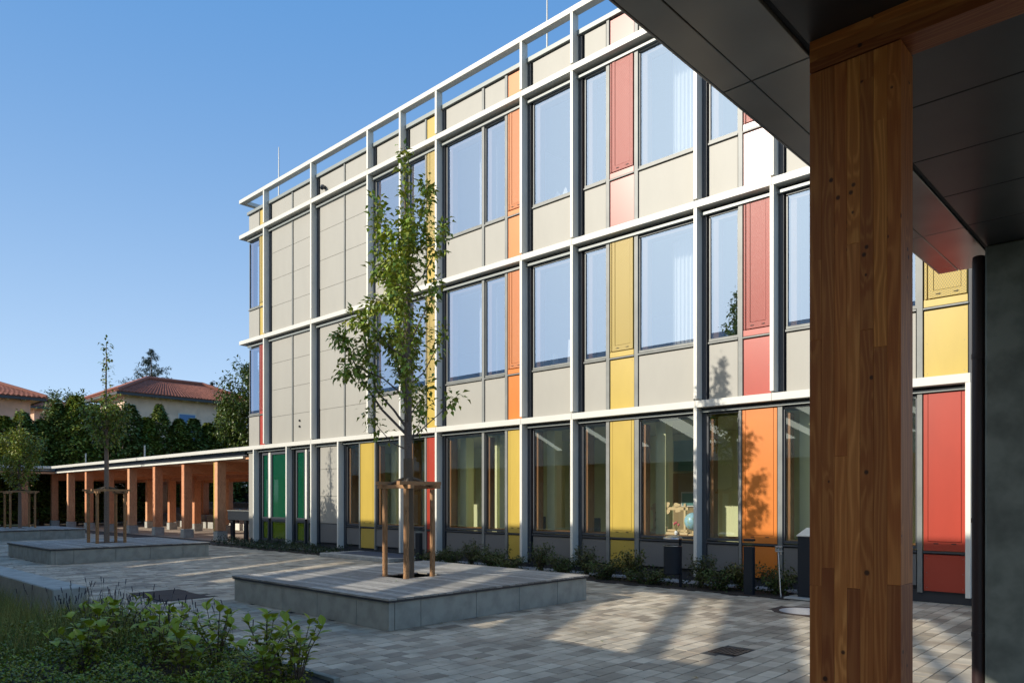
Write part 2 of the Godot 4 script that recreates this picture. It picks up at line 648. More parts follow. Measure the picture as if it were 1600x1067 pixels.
func pebbles():
	var b = MB.new()
	for i in 2600:
		var p = V(rng.randf_range(-13.0, -3.3), 0.02, rng.randf_range(11.55, 12.0))
		var s = rng.randf_range(0.012, 0.028)
		var y = Vector3(0, s * 0.8, 0)
		var a = p + Vector3(s, 0, 0).rotated(Vector3.UP, rng.randf() * TAU)
		var c = p + (a - p).rotated(Vector3.UP, 2.1)
		var d = p + (a - p).rotated(Vector3.UP, 4.2)
		b.tri(a, p + y, c); b.tri(c, p + y, d); b.tri(d, p + y, a)
	kind(obj("gravel", b, M.gravel, self), "stuff")

# ------------------------------------------------------------------ the school
func fx(k): return X0 - P * k

func pane_window(parent, x0, x1, y0, y1, gm, wood_ring = true):
	var w = node("window", parent)
	var b = MB.new()
	var t = 0.045
	b.bv(x0, x1, y0, y0 + t, 11.99, 12.06)
	b.bv(x0, x1, y1 - 0.022, y1, 12.0, 12.06)
	b.bv(x0, x0 + 0.022, y0 + t, y1 - t, 12.0, 12.06)
	b.bv(x1 - 0.022, x1, y0 + t, y1 - t, 12.0, 12.06)
	obj("frame", b, M.anth if y0 < 2.0 else M.frame, w)
	if wood_ring:
		b = MB.new()
		b.bv(x0, x1, y0, y0 + 0.05, 12.062, 12.26)
		b.bv(x0, x1, y1 - (0.03 if y0 < 2.0 else 0.09), y1, 12.062, 12.26)
		b.bv(x0, x0 + (0.09 if y0 < 2.0 else 0.15), y0 + 0.05, y1 - 0.10, 12.062, 12.22)
		b.bv(x1 - 0.012, x1, y0 + 0.05, y1 - 0.10, 12.062, 12.22)
		obj("wood_frame", b, M.wood_in, w)
	t = 0.018
	b = MB.new()
	var tx = rng.randf_range(-0.004, 0.004)
	var ty = rng.randf_range(-0.006, 0.006)
	b.quad(V(x0 + t, y0 + t, 12.025), V(x0 + t, y1 - t, 12.025 + ty), V(x1 - t, y1 - t, 12.025 + tx + ty), V(x1 - t, y0 + t, 12.025 + tx))
	obj("pane", b, gm, w)
	return w

func flat_panel(parent, x0, x1, y0, y1, m):
	var p = bx("panel", m, parent, x0, x1, y0, y1, 11.985, 12.005, 0.0015)
	if m == M.red or m == M.yellow or m == M.orange:
		var b = MB.new()
		for x in [x0 + 0.04, x1 - 0.04]:
			for y in [y0 + 0.05, (y0 + y1) / 2, y1 - 0.05]:
				b.tube([V(x, y, 11.984), V(x, y, 11.981)], [0.006, 0.004], 6)
		kind(obj("fixings", b, M.cap, p), "stuff")
	return p

# a vent flap: upper ones have an expanded-mesh infill, ground floor ones are smooth
func flap(parent, x0, x1, y0, y1, colr, mesh_infill):
	var f = node("vent_flap", parent)
	var b = MB.new()
	var q = 0.055
	b.bv(x0, x1, y0, y1, 12.0, 12.05)
	if not mesh_infill:
		b.bv(x0, x0 + q, y0, y1, 11.975, 11.999)
		b.bv(x1 - q, x1, y0, y1, 11.975, 11.999)
		b.bv(x0 + q, x1 - q, y0, y0 + 0.13, 11.975, 11.999)
		obj("surround", b, M[colr], f)
		bx("leaf", M[colr], f, x0 + q + 0.006, x1 - q - 0.006, y0 + 0.137, y1 + 0.0, 11.972, 11.998, 0.002)
		b = MB.new()
		for s in [0.3, 0.72]:
			bx("hinge", M.gasket, f, lerpf(x0, x1, s) - 0.03, lerpf(x0, x1, s) + 0.03, y0 + 0.10, y0 + 0.112, 11.966, 11.975)
	else:
		b.bv(x0, x1, y0, y0 + 0.10, 11.97, 11.999)
		obj("surround", b, M[colr], f)
		b = MB.new()
		b.bv(x0 + 0.012, x0 + 0.04, y0 + 0.115, y1, 11.96, 11.999)
		b.bv(x0 + 0.06, x1 - 0.01, y0 + 0.115, y0 + 0.22, 11.955, 11.999)
		b.bv(x0 + 0.06, x0 + 0.125, y0 + 0.22, y1, 11.955, 11.999)
		b.bv(x1 - 0.075, x1 - 0.01, y0 + 0.22, y1, 11.955, 11.999)
		obj("leaf_frame", b, M[colr + "_mesh"], f)
		b = MB.new()
		b.bv(x0 + 0.132, x1 - 0.082, y0 + 0.227, y1, 11.962, 11.999)
		obj("mesh_infill", b, M[colr + "_mesh"], f)
		b = MB.new()
		for s in [0.34, 0.75]:
			bx("hinge", M.gasket, f, lerpf(x0, x1, s) - 0.03, lerpf(x0, x1, s) + 0.03, y0 + 0.16, y0 + 0.172, 11.948, 11.955)

func mullion(parent, x0, x1, y0, y1):
	var b = MB.new()
	b.bv(x0, x1, y0, y1, 11.965, 12.06)
	obj("mullion", b, M.frame, parent)

# bay: list of [kind, x0, x1] from left to right, mullions between
func storey(s, bays, y_panel0, y_panel1, y_glass0, y_glass1, gm, low):
	for bay in bays:
		var cells = bay
		for i in cells.size():
			var c = cells[i]
			if c[0] == "P":
				flat_panel(s, c[1], c[2], y_panel0, y_panel1, M.panel_low if low else M.panel)
				pane_window(s, c[1] - 0.01, c[2] + 0.01, y_glass0 - 0.06, y_glass1, gm)
				var b = MB.new()
				b.bv(c[1] - 0.01, c[2] + 0.01, y_panel1 + 0.022, y_panel1 + 0.05, 11.955, 12.05)
				obj("sill", b, M.anth if low else M.frame, s)
			else:
				flat_panel(s, c[1], c[2], y_panel0 - (0.07 if low else 0.0), y_panel1, M[c[0]])
				var b = MB.new()
				b.bv(c[1] - 0.01, c[2] + 0.01, y_panel1 + 0.022, y_panel1 + 0.045, 11.96, 12.05)
				obj("sill", b, M.anth if low else M.frame, s)
				flap(s, c[1], c[2], y_panel1 + 0.055, y_glass1, c[0], not low)
			if i + 1 < cells.size():
				var nx = cells[i + 1]
				mullion(s, c[2] + 0.017, nx[1] - 0.017, y_panel0 - 0.1, y_glass1 + 0.02)

func school():
	var s = thing("school_building", "three storey school with greige panels, cream grid and yellow, orange and red vent strips", "building")
	var yb = [[3.125, 3.25], [6.675, 6.80], [10.225, 10.35]]
	for q in yb:
		var cuts = [-23.77, fx(14) + 0.033, fx(12) + 0.033, fx(10) + 0.033, fx(8) + 0.033, fx(6) + 0.033, fx(5) + 0.033, fx(3) + 0.033, fx(2) + 0.033, -2.41]
		for i in 9:
			bx("beam", M.white, s, cuts[i] + 0.0015, cuts[i + 1] - 0.0015, q[0], q[1] + rng.randf_range(-0.001, 0.001), FR + rng.randf_range(0.0, 0.0015), 12.03, 0.004)
		bx("beam", M.white, s, -23.77, -23.53, q[0], q[1], 12.033, 24.0, 0.004)
	bx("roof_rail", M.white, s, -23.77, 2.0, 11.42, 11.54, FR, 11.98, 0.004)
	bx("roof_rail", M.white, s, -23.77, -23.59, 11.42, 11.54, 11.983, 24.0, 0.004)
	# fins
	var upper = [14, 12, 10, 9, 8, 6, 5, 3, 2]
	for k in upper:
		for q in [[3.285, 6.673], [6.835, 10.223], [10.385, 11.418]]:
			bx("fin_bracket", M.cap, s, fx(k) + 0.012, fx(k) + 0.054, q[0] - 0.034, q[0], 11.86, 11.98)
			bx("fin", M.fin, s, fx(k), fx(k) + 0.066, q[0], q[1], FR + 0.002, 11.99, 0.003)
	for k in [14.475, 13, 12, 11, 9, 8, 6, 5, 3, 0]:
		bx("fin", M.fin, s, fx(k), fx(k) + 0.066, 0.126, 3.124, FR + 0.002, 11.99, 0.003)
	# dark posts behind the fins
	for k in upper:
		bx("post", M.anth, s, fx(k) - 0.09, fx(k) + 0.155, 3.26, 11.0, 11.992, 12.3)
		bx("inner_post", M.wood_in, s, fx(k) - 0.085, fx(k) + 0.15, 3.3, 10.2, 12.302, 12.42)
	for k in [14.475, 13, 12, 11, 9, 8, 6, 5, 3, 0]:
		bx("post", M.anth, s, fx(k) - 0.09, fx(k) + 0.155, 0.2, 3.12, 11.992, 12.3)
		bx("inner_post", M.wood_in, s, fx(k) - 0.085, fx(k) + 0.15, 0.1, 3.1, 12.302, 12.42)
	# spandrels, lintels and plinth behind the cladding
	for q in [[0.0, 0.74, 12.06], [3.0, 4.29, 12.07], [6.53, 7.82, 12.07], [10.08, 11.0, 12.07]]:
		bx("spandrel", M.dark, s, -23.45, -2.45, q[0], q[1], q[2], 12.4)
	bx("plinth", M.dark, s, -23.45, 2.0, 0.0, 0.17, 12.035, 12.058)
	# blind guides under each beam
	for q in [[3.045, 3.085, 14.4], [6.56, 6.61, 14.6], [10.10, 10.15, 14.6]]:
		bx("blind_guide", M.cap, s, -23.45, -2.5, q[0], q[1], 11.93, 11.99, 0.002)
	# parapet
	bx("parapet_cap", M.cap, s, -23.5, -2.4, 11.0, 11.10, 11.94, 12.45, 0.004)
	# cells
	var y1 = "yellow"
	var bays_up = func(a, b, c, d, e, f):
		return [
			[["P", -23.43, -22.73], [a, -22.68, -22.26]],
			[["P", fx(10) + 0.17, fx(9) - 0.10]],
			[["P", fx(9) + 0.17, -14.30], [b, -14.22, fx(8) - 0.06]],
			[["P", -13.50, -12.27], ["P", -12.16, -11.53], [c, -11.42, fx(6) - 0.06]],
			[["P", -10.68, fx(5) - 0.10]],
			[["P", -9.27, -8.74], [d, -8.63, -8.075], ["P", -7.96, fx(3) - 0.10]],
			[["P", -6.48, -5.94], [e, -5.83, fx(2) - 0.06]],
			[["P", -5.08, -3.145], [f, -3.035, -2.48]]]
	storey(s, bays_up.call("red", y1, "orange", y1, "red", y1), 3.275, 4.235, 4.36, 6.54, M.glass_up, false)
	storey(s, bays_up.call(y1, y1, "orange", "red", "red", y1), 6.81, 7.765, 7.89, 10.09, M.glass_up, false)
	storey(s, [
		[["P", -17.73, -17.13], [y1, -17.05, -16.42], ["P", -16.34, fx(9) - 0.10]],
		[["P", fx(9) + 0.17, -14.32], ["red", -14.22, fx(8) - 0.06]],
		[["P", -13.50, -12.27], ["P", -12.16, -11.53], [y1, -11.42, fx(6) - 0.06]],
		[["P", -10.68, fx(5) - 0.10]],
		[["P", -9.33, -8.74], [y1, -8.63, -8.07], ["P", -7.94, fx(3) - 0.10]],
		[["P", -6.52, -5.93], ["orange", -5.85, -5.24], ["P", -5.13, -3.14], ["red", -3.04, -2.50]]],
		0.24, 0.70, 0.83, 3.03, M.glass_low, true)
	# blank panels on the left, four rows each
	for q in [[3.275, 6.66], [6.81, 10.2]]:
		for xx in [[-21.9, -20.69], [-20.585, fx(12) - 0.10], [-19.09, -17.865], [-17.775, fx(10) - 0.10]]:
			for r in 4:
				var h = 0.855
				bx("panel", M.panel, s, xx[0], xx[1], q[0] + r * h + 0.004, minf(q[0] + (r + 1) * h - 0.004, q[1]), 11.985, 12.005, 0.0015)
		mullion(s, -20.665, -20.61, q[0], q[1])
		mullion(s, -17.845, -17.795, q[0], q[1])
		bx("backing", M.dark, s, -22.0, fx(10) - 0.1, q[0] + 0.9, q[1], 12.02, 12.06)
	# parapet row
	for c in [[-23.43, -22.73, "panel"], [-22.68, -22.26, y1], [-21.9, -20.69, "panel"], [-20.585, fx(12) - 0.1, "panel"], [-19.09, -17.865, "panel"], [-17.775, fx(10) - 0.1, "panel"],
			[fx(10) + 0.235, fx(9) - 0.1, "panel"], [fx(9) + 0.235, -14.30, "panel"], [-14.22, fx(8) - 0.06, y1], [-13.50, -12.27, "panel"], [-12.16, -11.53, "panel"], [-11.42, fx(6) - 0.06, "orange"],
			[-10.68, fx(5) - 0.1, "panel"], [-9.27, -8.74, "panel"], [-8.63, -8.075, "red"], [-7.96, fx(3) - 0.1, "panel"], [-6.48, -5.94, "panel"], [-5.83, fx(2) - 0.06, "red"], [-5.08, -3.145, "panel"], [-3.035, -2.48, y1]]:
		flat_panel(s, c[0], c[1], 10.37, 10.955, M[c[2]])
	for xx in [[-22.715, -22.695], [-20.665, -20.61], [-17.845, -17.795], [-14.285, -14.235], [-12.25, -12.18], [-11.51, -11.44], [-8.715, -8.655], [-8.055, -7.98], [-5.92, -5.85], [-3.12, -3.06]]:
		mullion(s, xx[0], xx[1], 10.36, 10.98)
	# ground floor left: cream wall pieces, green glazed doors
	bx("panel", M.panel, s, -23.45, -22.92, 0.2, 3.10, 11.985, 12.005, 0.002)
	for r in 3:
		bx("panel", M.panel, s, -19.08, -18.05, 0.80 + r * 0.79, 0.80 + r * 0.79 + 0.782, 11.985, 12.005, 0.002)
	bx("panel", M.panel_low, s, -19.08, -18.05, 0.24, 0.78, 11.985, 12.005, 0.002)
	bx("backing", M.dark, s, -19.15, -18.0, 0.74, 3.1, 12.02, 12.06)
	for c in [[-22.56, -22.14], [-21.98, -20.86], [-20.46, -19.93], [-19.80, -19.45]]:
		var d = node("glazed_door", s)
		var b = MB.new()
		for q in [[c[0], c[0] + 0.06, 0.17, 3.0], [c[1] - 0.06, c[1], 0.17, 3.0], [c[0] + 0.06, c[1] - 0.06, 2.93, 3.0], [c[0] + 0.06, c[1] - 0.06, 0.78, 0.93], [c[0] + 0.06, c[1] - 0.06, 0.17, 0.25]]:
			b.bv(q[0], q[1], q[2], q[3], 11.99, 12.06)
		obj("frame", b, M.anth, d)
		bx("pane", M.glass_green, d, c[0] + 0.05, c[1] - 0.05, 0.92, 2.94, 12.02, 12.03)
		bx("pane", M.glass_lime, d, c[0] + 0.05, c[1] - 0.05, 0.24, 0.79, 12.02, 12.03)
	bx("mullion", M.cream, s, -22.12, -22.0, 0.9, 3.0, 11.975, 12.05)
	bx("mullion", M.cream, s, -19.91, -19.82, 0.9, 3.0, 11.975, 12.05)
	# right end, side wall, roof, slabs, rooms
	bx("end_post", M.dark, s, -2.47, -2.40, 3.26, 11.0, 11.985, 12.4)
	bx("wall", M.panel, s, -2.40, 2.0, 0.17, 11.0, 12.06, 12.4)
	bx("side_wall", M.panel, s, -23.45, -23.2, 0.0, 11.0, 12.402, 24.0)
	bx("side_wall", M.panel, s, 1.8, 2.0, 0.0, 11.0, 12.402, 24.0)
	bx("back_wall", M.panel, s, -23.2, 1.8, 0.0, 11.0, 23.7, 24.0)
	bx("roof_slab", M.cap, s, -23.2, 1.8, 10.3, 10.7, 12.41, 23.69)
	for q in [[-0.02, 0.09], [3.02, 3.32], [6.55, 6.86]]:
		bx("floor_slab", M.floor_in, s, -23.19, 1.79, q[0], q[1], 12.41, 23.69)
	for q in [[0.095, 3.015, M.room_green, 15.2], [3.325, 6.545, M.room, 17.6], [6.865, 10.295, M.room, 17.6]]:
		bx("room_wall", q[2], s, -23.19, 1.79, q[0], q[1], q[3], q[3] + 0.15)
		for k in [12.5, 7.0, 2.5]:
			bx("room_wall", q[2], s, fx(k) - 0.08, fx(k) + 0.08, q[0], q[1], 12.45, q[3] - 0.01)
	for xx in [-7.78, -10.58, -13.42, -16.2, -4.95, -15.05, -12.05]:
		bx("column", M.col_green, s, xx - 0.11, xx + 0.11, 0.1, 3.01, 12.46, 12.72)
	# soft curtains behind the upper windows
	for q in [[3.4, 6.5], [6.95, 10.2]]:
		for xx in [[-13.0, -12.5], [-7.6, -7.1], [-4.2, -3.5]]:
			curtain(s, xx[0], xx[1], q[0], q[1])
	# door and sign in the classroom behind the window frame display
	bx("room_door", M.brown, s, -9.1, -8.2, 0.1, 2.1, 15.12, 15.195)
	bx("transom", M.teal, s, -9.1, -8.2, 2.15, 2.85, 15.13, 15.195)
	# small fittings
	var b = MB.new()
	b.tube([V(-18.82, 10.6, 11.985), V(-18.82, 10.6, 11.9)], [0.055, 0.055], 12)
	b.tube([V(-18.82, 10.6, 11.9), V(-18.75, 10.52, 11.83)], [0.07, 0.05], 12)
	tag(obj("wall_lamp", b, M.dark, self), "small dark wall lamp on a parapet panel under the roof rail", "lamp")
	for y in [3.90, 3.72]:
		b = MB.new()
		b.tube([V(-20.22, y, 11.985), V(-20.22, y, 11.95)], [0.035, 0.03], 12)
		obj("pipe_outlet", b, M.gasket, s)
	for q in [[-23.3, 13.0, "thin lightning rod on the far left roof corner of the school"], [-11.15, 13.0, "tall thin lightning rod rising above the middle of the school roof"]]:
		b = MB.new()
		b.tube([V(q[0], 10.7, q[1]), V(q[0], 13.6, q[1])], [0.03, 0.014], 8)
		b.tube([V(q[0], 10.7, q[1]), V(q[0], 11.0, q[1])], [0.09, 0.05], 8)
		tag(obj("lightning_rod", b, M.white, self), q[2], "lightning rod", "rods on the school roof")

func curtain(s, x0, x1, y0, y1):
	var b = MB.new()
	var nn = 28
	for i in nn:
		var a = lerpf(x0, x1, float(i) / nn)
		var c = lerpf(x0, x1, float(i + 1) / nn)
		var va = 12.62 + 0.03 * sin(i * 1.3)
		var vc = 12.62 + 0.03 * sin((i + 1) * 1.3)
		b.quad(V(a, y0, va), V(a, y1, va), V(c, y1, vc), V(c, y0, vc))
		b.quad(V(c, y0, vc + 0.004), V(c, y1, vc + 0.004), V(a, y1, va + 0.004), V(a, y0, va + 0.004))
	obj("curtain", b, M.paper, s)

# ------------------------------------------------------------------ the building behind the camera (throws the shade on the yard)
const OV = -0.9
func opposite():
	var s = thing("opposite_wing", "long low school wing behind the viewer with a pierced roof screen", "building")
	bx("wall", M.cream, s, -50, -1.6, 0, 2.95, OV - 3.0, OV - 2.9)
	bx("floor_slab", M.cream, s, -50, -1.6, 2.95, 3.37, OV - 9.0, OV)
	for k in 16:
		bx("pillar", M.larch, s, -46 + k * 2.812 - 0.12, -46 + k * 2.812 + 0.12, 0, 2.95, OV - 0.3, OV - 0.02)
	# roof screen: solid above and below, raked openings between
	var yb = 3.6
	var yt = 5.8
	var top = 1.0 + (FR - OV) * 0.51845
	bx("screen_top", M.cream, s, -50, -1.6, yt, top, OV - 0.1, OV)
	bx("screen_foot", M.cream, s, -50, -1.6, 3.372, yb, OV - 0.1, OV)
	var op = [[-20.3, -20.0], [-17.6, -17.25], [-16.1, -15.6], [-13.35, -12.5], [-12.1, -11.6], [-10.6, -9.75], [-9.2, -8.8], [-7.95, -6.8], [-6.5, -6.0], [-5.12, -4.75], [-4.3, -3.9], [-3.75, -3.35]]
	# a ray that lands on the yard at v comes through the screen at height (v - OV) * 0.5185
	var vb = yb / 0.51845 + OV
	var vt = yt / 0.51845 + OV
	var left_b = -50.0
	var left_t = -50.0
	op.append([99.0, 99.0])
	for q in op:
		var ab = q[0] + 0.46 * (12.0 - vb) - 0.46 * (vb - OV)
		var at = q[0] + 0.46 * (12.0 - vt) - 0.46 * (vt - OV)
		if q[0] > 11: ab = -1.6; at = -1.6
		var m = MB.new()
		m.slab([Vector2(left_b, yb), Vector2(ab, yb), Vector2(at, yt), Vector2(left_t, yt)], V(0, 0, OV), Vector3(1, 0, 0), Vector3(0, 1, 0), Vector3(0, 0, 1), 0.1)
		obj("screen_panel", m, M.cream, s)
		left_b = q[1] + 0.46 * (12.0 - vb) - 0.46 * (vb - OV)
		left_t = q[1] + 0.46 * (12.0 - vt) - 0.46 * (vt - OV)

# ------------------------------------------------------------------ walkway on the left
func walkway():
	var s = thing("covered_walkway", "timber covered walkway with flat cream edged roof beside the school", "covered walkway")
	bx("fascia", M.white, s, -45.0, -23.78, 3.125, 3.25, FR, 11.9, 0.004)
	bx("fascia", M.white, s, -45.0, -44.9, 3.125, 3.25, 0.0, FR - 0.003, 0.004)
	bx("roof", M.dark, s, -45.0, -23.8, 3.0, 3.12, 12.02, 19.5)
	bx("roof", M.cap, s, -52.0, -45.02, 3.0, 3.24, 0.0, 17.5)
	bx("gutter_band", M.dark, s, -45.0, -23.6, 2.96, 2.998, 12.0, 19.5)
	bx("soffit_edge", M.cream, s, -44.95, -23.9, 2.885, 2.957, 12.0, 12.08, 0.003)
	bx("soffit", M.larch, s, -44.9, -23.6, 2.86, 2.955, 12.085, 19.4)
	bx("soffit", M.larch, s, -51.9, -45.05, 2.86, 2.955, 0.1, 17.4)
	for k in 10:
		var x = -26.24 - 2.84 * k
		for r in 3:
			var v = [12.09, 14.95, 17.9][r]
			var top = 2.858
			var p = node("pillar", s)
			bx("shaft", M.larch_red if (k + r) % 3 else M.larch, p, x, x + 0.24, 0.36, top, v, v + 0.32, 0.006)
			bx("plinth", M.conc_lite, p, x - 0.03, x + 0.30, 0.004, 0.34, v - 0.03, v + 0.36, 0.01)
			bx("shoe", M.steel, p, x + 0.06, x + 0.18, 0.34, 0.36, v + 0.08, v + 0.24)
		bx("cross_beam", M.larch_red, s, x + 0.003, x + 0.237, 2.52, 2.857, 12.415, 14.94, 0.004)
		bx("cross_beam", M.larch_red, s, x + 0.003, x + 0.237, 2.52, 2.857, 15.275, 17.89, 0.004)
	for k in 9:
		var x = -26.24 - 2.84 * k
		bx("beam", M.larch_red, s, x - 2.84 + 0.245, x - 0.005, 2.40, 2.70, 15.02, 15.2, 0.004)
		bx("beam", M.larch_red, s, x - 2.84 + 0.245, x - 0.005, 2.40, 2.70, 18.0, 18.18, 0.004)
	bx("beam", M.larch_red, s, -25.99, -23.6, 2.40, 2.70, 15.02, 15.2, 0.004)
	# a narrow yellow strip fixed to the first pillar
	bx("marker_strip", M.yellow, s, -26.33, -26.245, 0.1, 2.85, 12.1, 12.2)
	for k in 4:
		bx("wing_pillar", M.larch_red, s, -45.5, -45.26, 0.1, 2.858, 2.0 + 2.84 * k, 2.32 + 2.84 * k, 0.006)
	for q in [[-42.0, 12.6, 0.75, "thin grey vent pipe on the walkway roof behind the left tree"], [-33.9, 12.5, 0.75, "thin grey vent pipe on the walkway roof nearer the school"]]:
		var b = MB.new()
		b.tube([V(q[0], 3.1, q[1]), V(q[0], 3.1 + q[2], q[1])], [0.03, 0.03], 8)
		tag(obj("vent_pipe", b, M.steel, self), q[3], "vent pipe", "vent pipes on the walkway roof")
	# dark timber fence behind
	var f = thing("timber_fence", "dark timber board fence behind the covered walkway", "fence")
	var b2 = MB.new()
	for i in 150:
		var v = -2.0 + i * 0.20
		bx("board", M.fence, f, -52.3, -52.27, 0.0, 2.3 + rng.randf_range(-0.02, 0.02), v, v + 0.185)
	var f2 = thing("garden_fence", "dark board fence under the bushes beyond the seat steps", "fence")
	for i in 130:
		var x = -50.0 + i * 0.2
		bx("board", M.fence, f2, x, x + 0.185, 0.0, 1.9, 24.0, 24.03)
	# pale block seat steps in the sun beyond
	var st = thing("seat_steps", "pale concrete block seat steps in the sun beyond the walkway", "steps")
	for r in 3:
		var v = 16.9 + r * 0.75
		var x = -46.0
		while x < -28.0:
			var l = rng.randf_range(0.8, 1.5)
			bx("block", M.conc_lite if rng.randf() < 0.6 else M.cream, st, x, x + l - 0.02, 0.0, 0.33 * (r + 1), v, v + 0.72, 0.01)
			if rng.randf() < 0.4: x += 0.22
			x += l
	var st2 = thing("planter_wall", "low grey planter wall behind the seat steps", "planter")
	bx("wall", M.conc, st2, -48.0, -24.0, 0, 1.25, 20.2, 20.5, 0.01)
	bx("coping", M.conc_lite, st2, -48.0, -24.0, 1.252, 1.32, 20.15, 20.55, 0.01)

# ------------------------------------------------------------------ canopy over the viewer
func canopy():
	var s = thing("entrance_canopy", "dark panelled canopy overhead with timber pillar and grey concrete column", "canopy")
	var xo = -1.394
	var xs = -1.279
	var xi = -1.048
	var vend = 5.92
	# panels of the edge strip
	var js = [-3.4, -0.35, 2.69, 5.0, vend]
	for i in js.size() - 1:
		bx("edge_panel", M.lip, s, xo, xs - 0.002, 3.10, 3.16, js[i] + 0.004, js[i + 1] - 0.002, 0.002)
		bx("edge_panel", M.lip, s, xs + 0.002, xi - 0.006, 3.10, 3.16, js[i] + 0.004, js[i + 1] - 0.002, 0.002)
	bx("fascia", M.lip, s, xo - 0.012, xo - 0.002, 3.10, 3.42, -3.4, vend, 0.002)
	bx("soffit_groove", M.gasket, s, xi - 0.004, xi + 0.016, 3.112, 3.16, -3.4, vend)
	var v = 2.78 - 0.5485 * 11
	while v < 5.4:
		var e = minf(v + 0.5485, 5.43 + 0.0)
		if v > 4.9: e = vend
		for xx in [[xi + 0.02, 2.2], [2.206, 4.6]]:
			bx("soffit_panel", M.soffit, s, xx[0], xx[1], 3.10, 3.15, v + 0.004, e - 0.003, 0.002)
		v += 0.5485
	bx("roof", M.dark, s, xo, 4.6, 3.17, 3.42, -3.4, vend)
	# screws of the soffit panels
	var b = MB.new()
	for r in 6:
		for k in 7:
			for o in [0.05, 0.5]:
				b.lathe(V(-0.35 + k * 0.62, 3.092, 2.78 + r * 0.5485 - 0.0 + o - 0.27), [Vector2(0.0, 0.0), Vector2(0.009, 0.002), Vector2(0.011, 0.0085)], 8)
	kind(obj("screws", b, M.steel, s), "stuff")
	# glulam beam: stacked lamellas
	var y = 2.99
	for i in 3:
		var h = 0.036
		bx("beam_lamella", M.glulam[[3, 1, 4][i]], s, xi - 0.0 + 0.028, 4.6, y, y + h, 2.60, 2.73, 0.0008)
		y += h + 0.0004
	# glulam pillar: seven lamellas, each of several boards
	var p = node("timber_pillar", s)
	var x = -1.020
	var lw = 0.2945 / 7.0
	for i in 7:
		var yy = 0.0
		while yy < 2.985:
			var h = rng.randf_range(0.8, 2.2)
			if i == 0 and yy == 0.0: h = 1.2
			if 2.985 - yy - h < 0.3: h = 2.985 - yy
			var uo = Vector2(rng.randf(), rng.randf())
			var m = MB.new()
			m.bv(x, x + lw - 0.0003, yy, yy + h - 0.0003, 2.60, 2.73, 0.0011, uo)
			obj("lamella", m, M.glulam[[0, 1, 2, 3, 4, 1, 0, 3][rng.randi() % 8]], p)
			yy += h
		x += lw
	# concrete column and rain pipe at the far end
	bx("concrete_column", M.conc_dark, s, -1.035, -0.82, 0.0, 3.098, 5.45, 5.70, 0.012)
	b = MB.new()
	b.tube([V(-1.078, 0.25, 5.50), V(-1.078, 2.95, 5.50), V(-1.078, 3.05, 5.52)], [0.038, 0.038, 0.038], 16)
	b.tube([V(-1.078, 0.0, 5.50), V(-1.078, 0.26, 5.50)], [0.052, 0.048], 16)
	b.tube([V(-1.078, 0.26, 5.50), V(-1.078, 0.31, 5.50)], [0.056, 0.042], 16)
	var rp = obj("rain_pipe", b, M.pipe, s)
	for yy in [0.62, 1.35, 2.4]:
		b = MB.new()
		b.tube([V(-1.078, yy, 5.50), V(-1.078, yy + 0.03, 5.50)], [0.042, 0.042], 16)
		b.bv(-1.05, -1.036, yy + 0.005, yy + 0.025, 5.49, 5.51)
		obj("pipe_bracket", b, M.pipe, rp)

# ------------------------------------------------------------------ houses beyond
func tiled_plane(b, a, c, d, e, rows, cols):
	# barrel tiles on the roof plane a-c (eave) d-e (ridge side, above c and a)
	var nn = (e - a).cross(c - a).normalized()
	if nn.y < 0: nn = -nn
	for r in rows:
		var t0 = float(r) / rows
		var t1 = float(r + 1) / rows
		for k in cols:
			var u0 = float(k) / cols
			var u1 = float(k + 1) / cols
			var p00 = a.lerp(c, u0).lerp(e.lerp(d, u0), t0)
			var p10 = a.lerp(c, u1).lerp(e.lerp(d, u1), t0)
			var p01 = a.lerp(c, u0).lerp(e.lerp(d, u0), t1)
			var p11 = a.lerp(c, u1).lerp(e.lerp(d, u1), t1)
			var w = (p10 - p00).length()
			if w < 0.03: continue
			var q = rng.randf_range(0.75, 1.15)
			b.col = Color(0.30, 0.105, 0.065) * q
			var m0 = (p00 + p10) * 0.5 + nn * w * 0.42
			var m1 = (p01 + p11) * 0.5 + nn * w * 0.30
			var l0 = p00.lerp(p10, 0.16) + nn * w * 0.28
			var l1 = p01.lerp(p11, 0.16) + nn * w * 0.2
			var r0 = p00.lerp(p10, 0.84) + nn * w * 0.28
			var r1 = p01.lerp(p11, 0.84) + nn * w * 0.2
			for s in [[p00, l0, l1, p01], [l0, m0, m1, l1], [m0, r0, r1, m1], [r0, p10, p11, r1]]:
				b.quad(s[0], s[3], s[2], s[1])
			b.quad(p00, l0, m0, p00); b.quad(m0, r0, p10, p00)

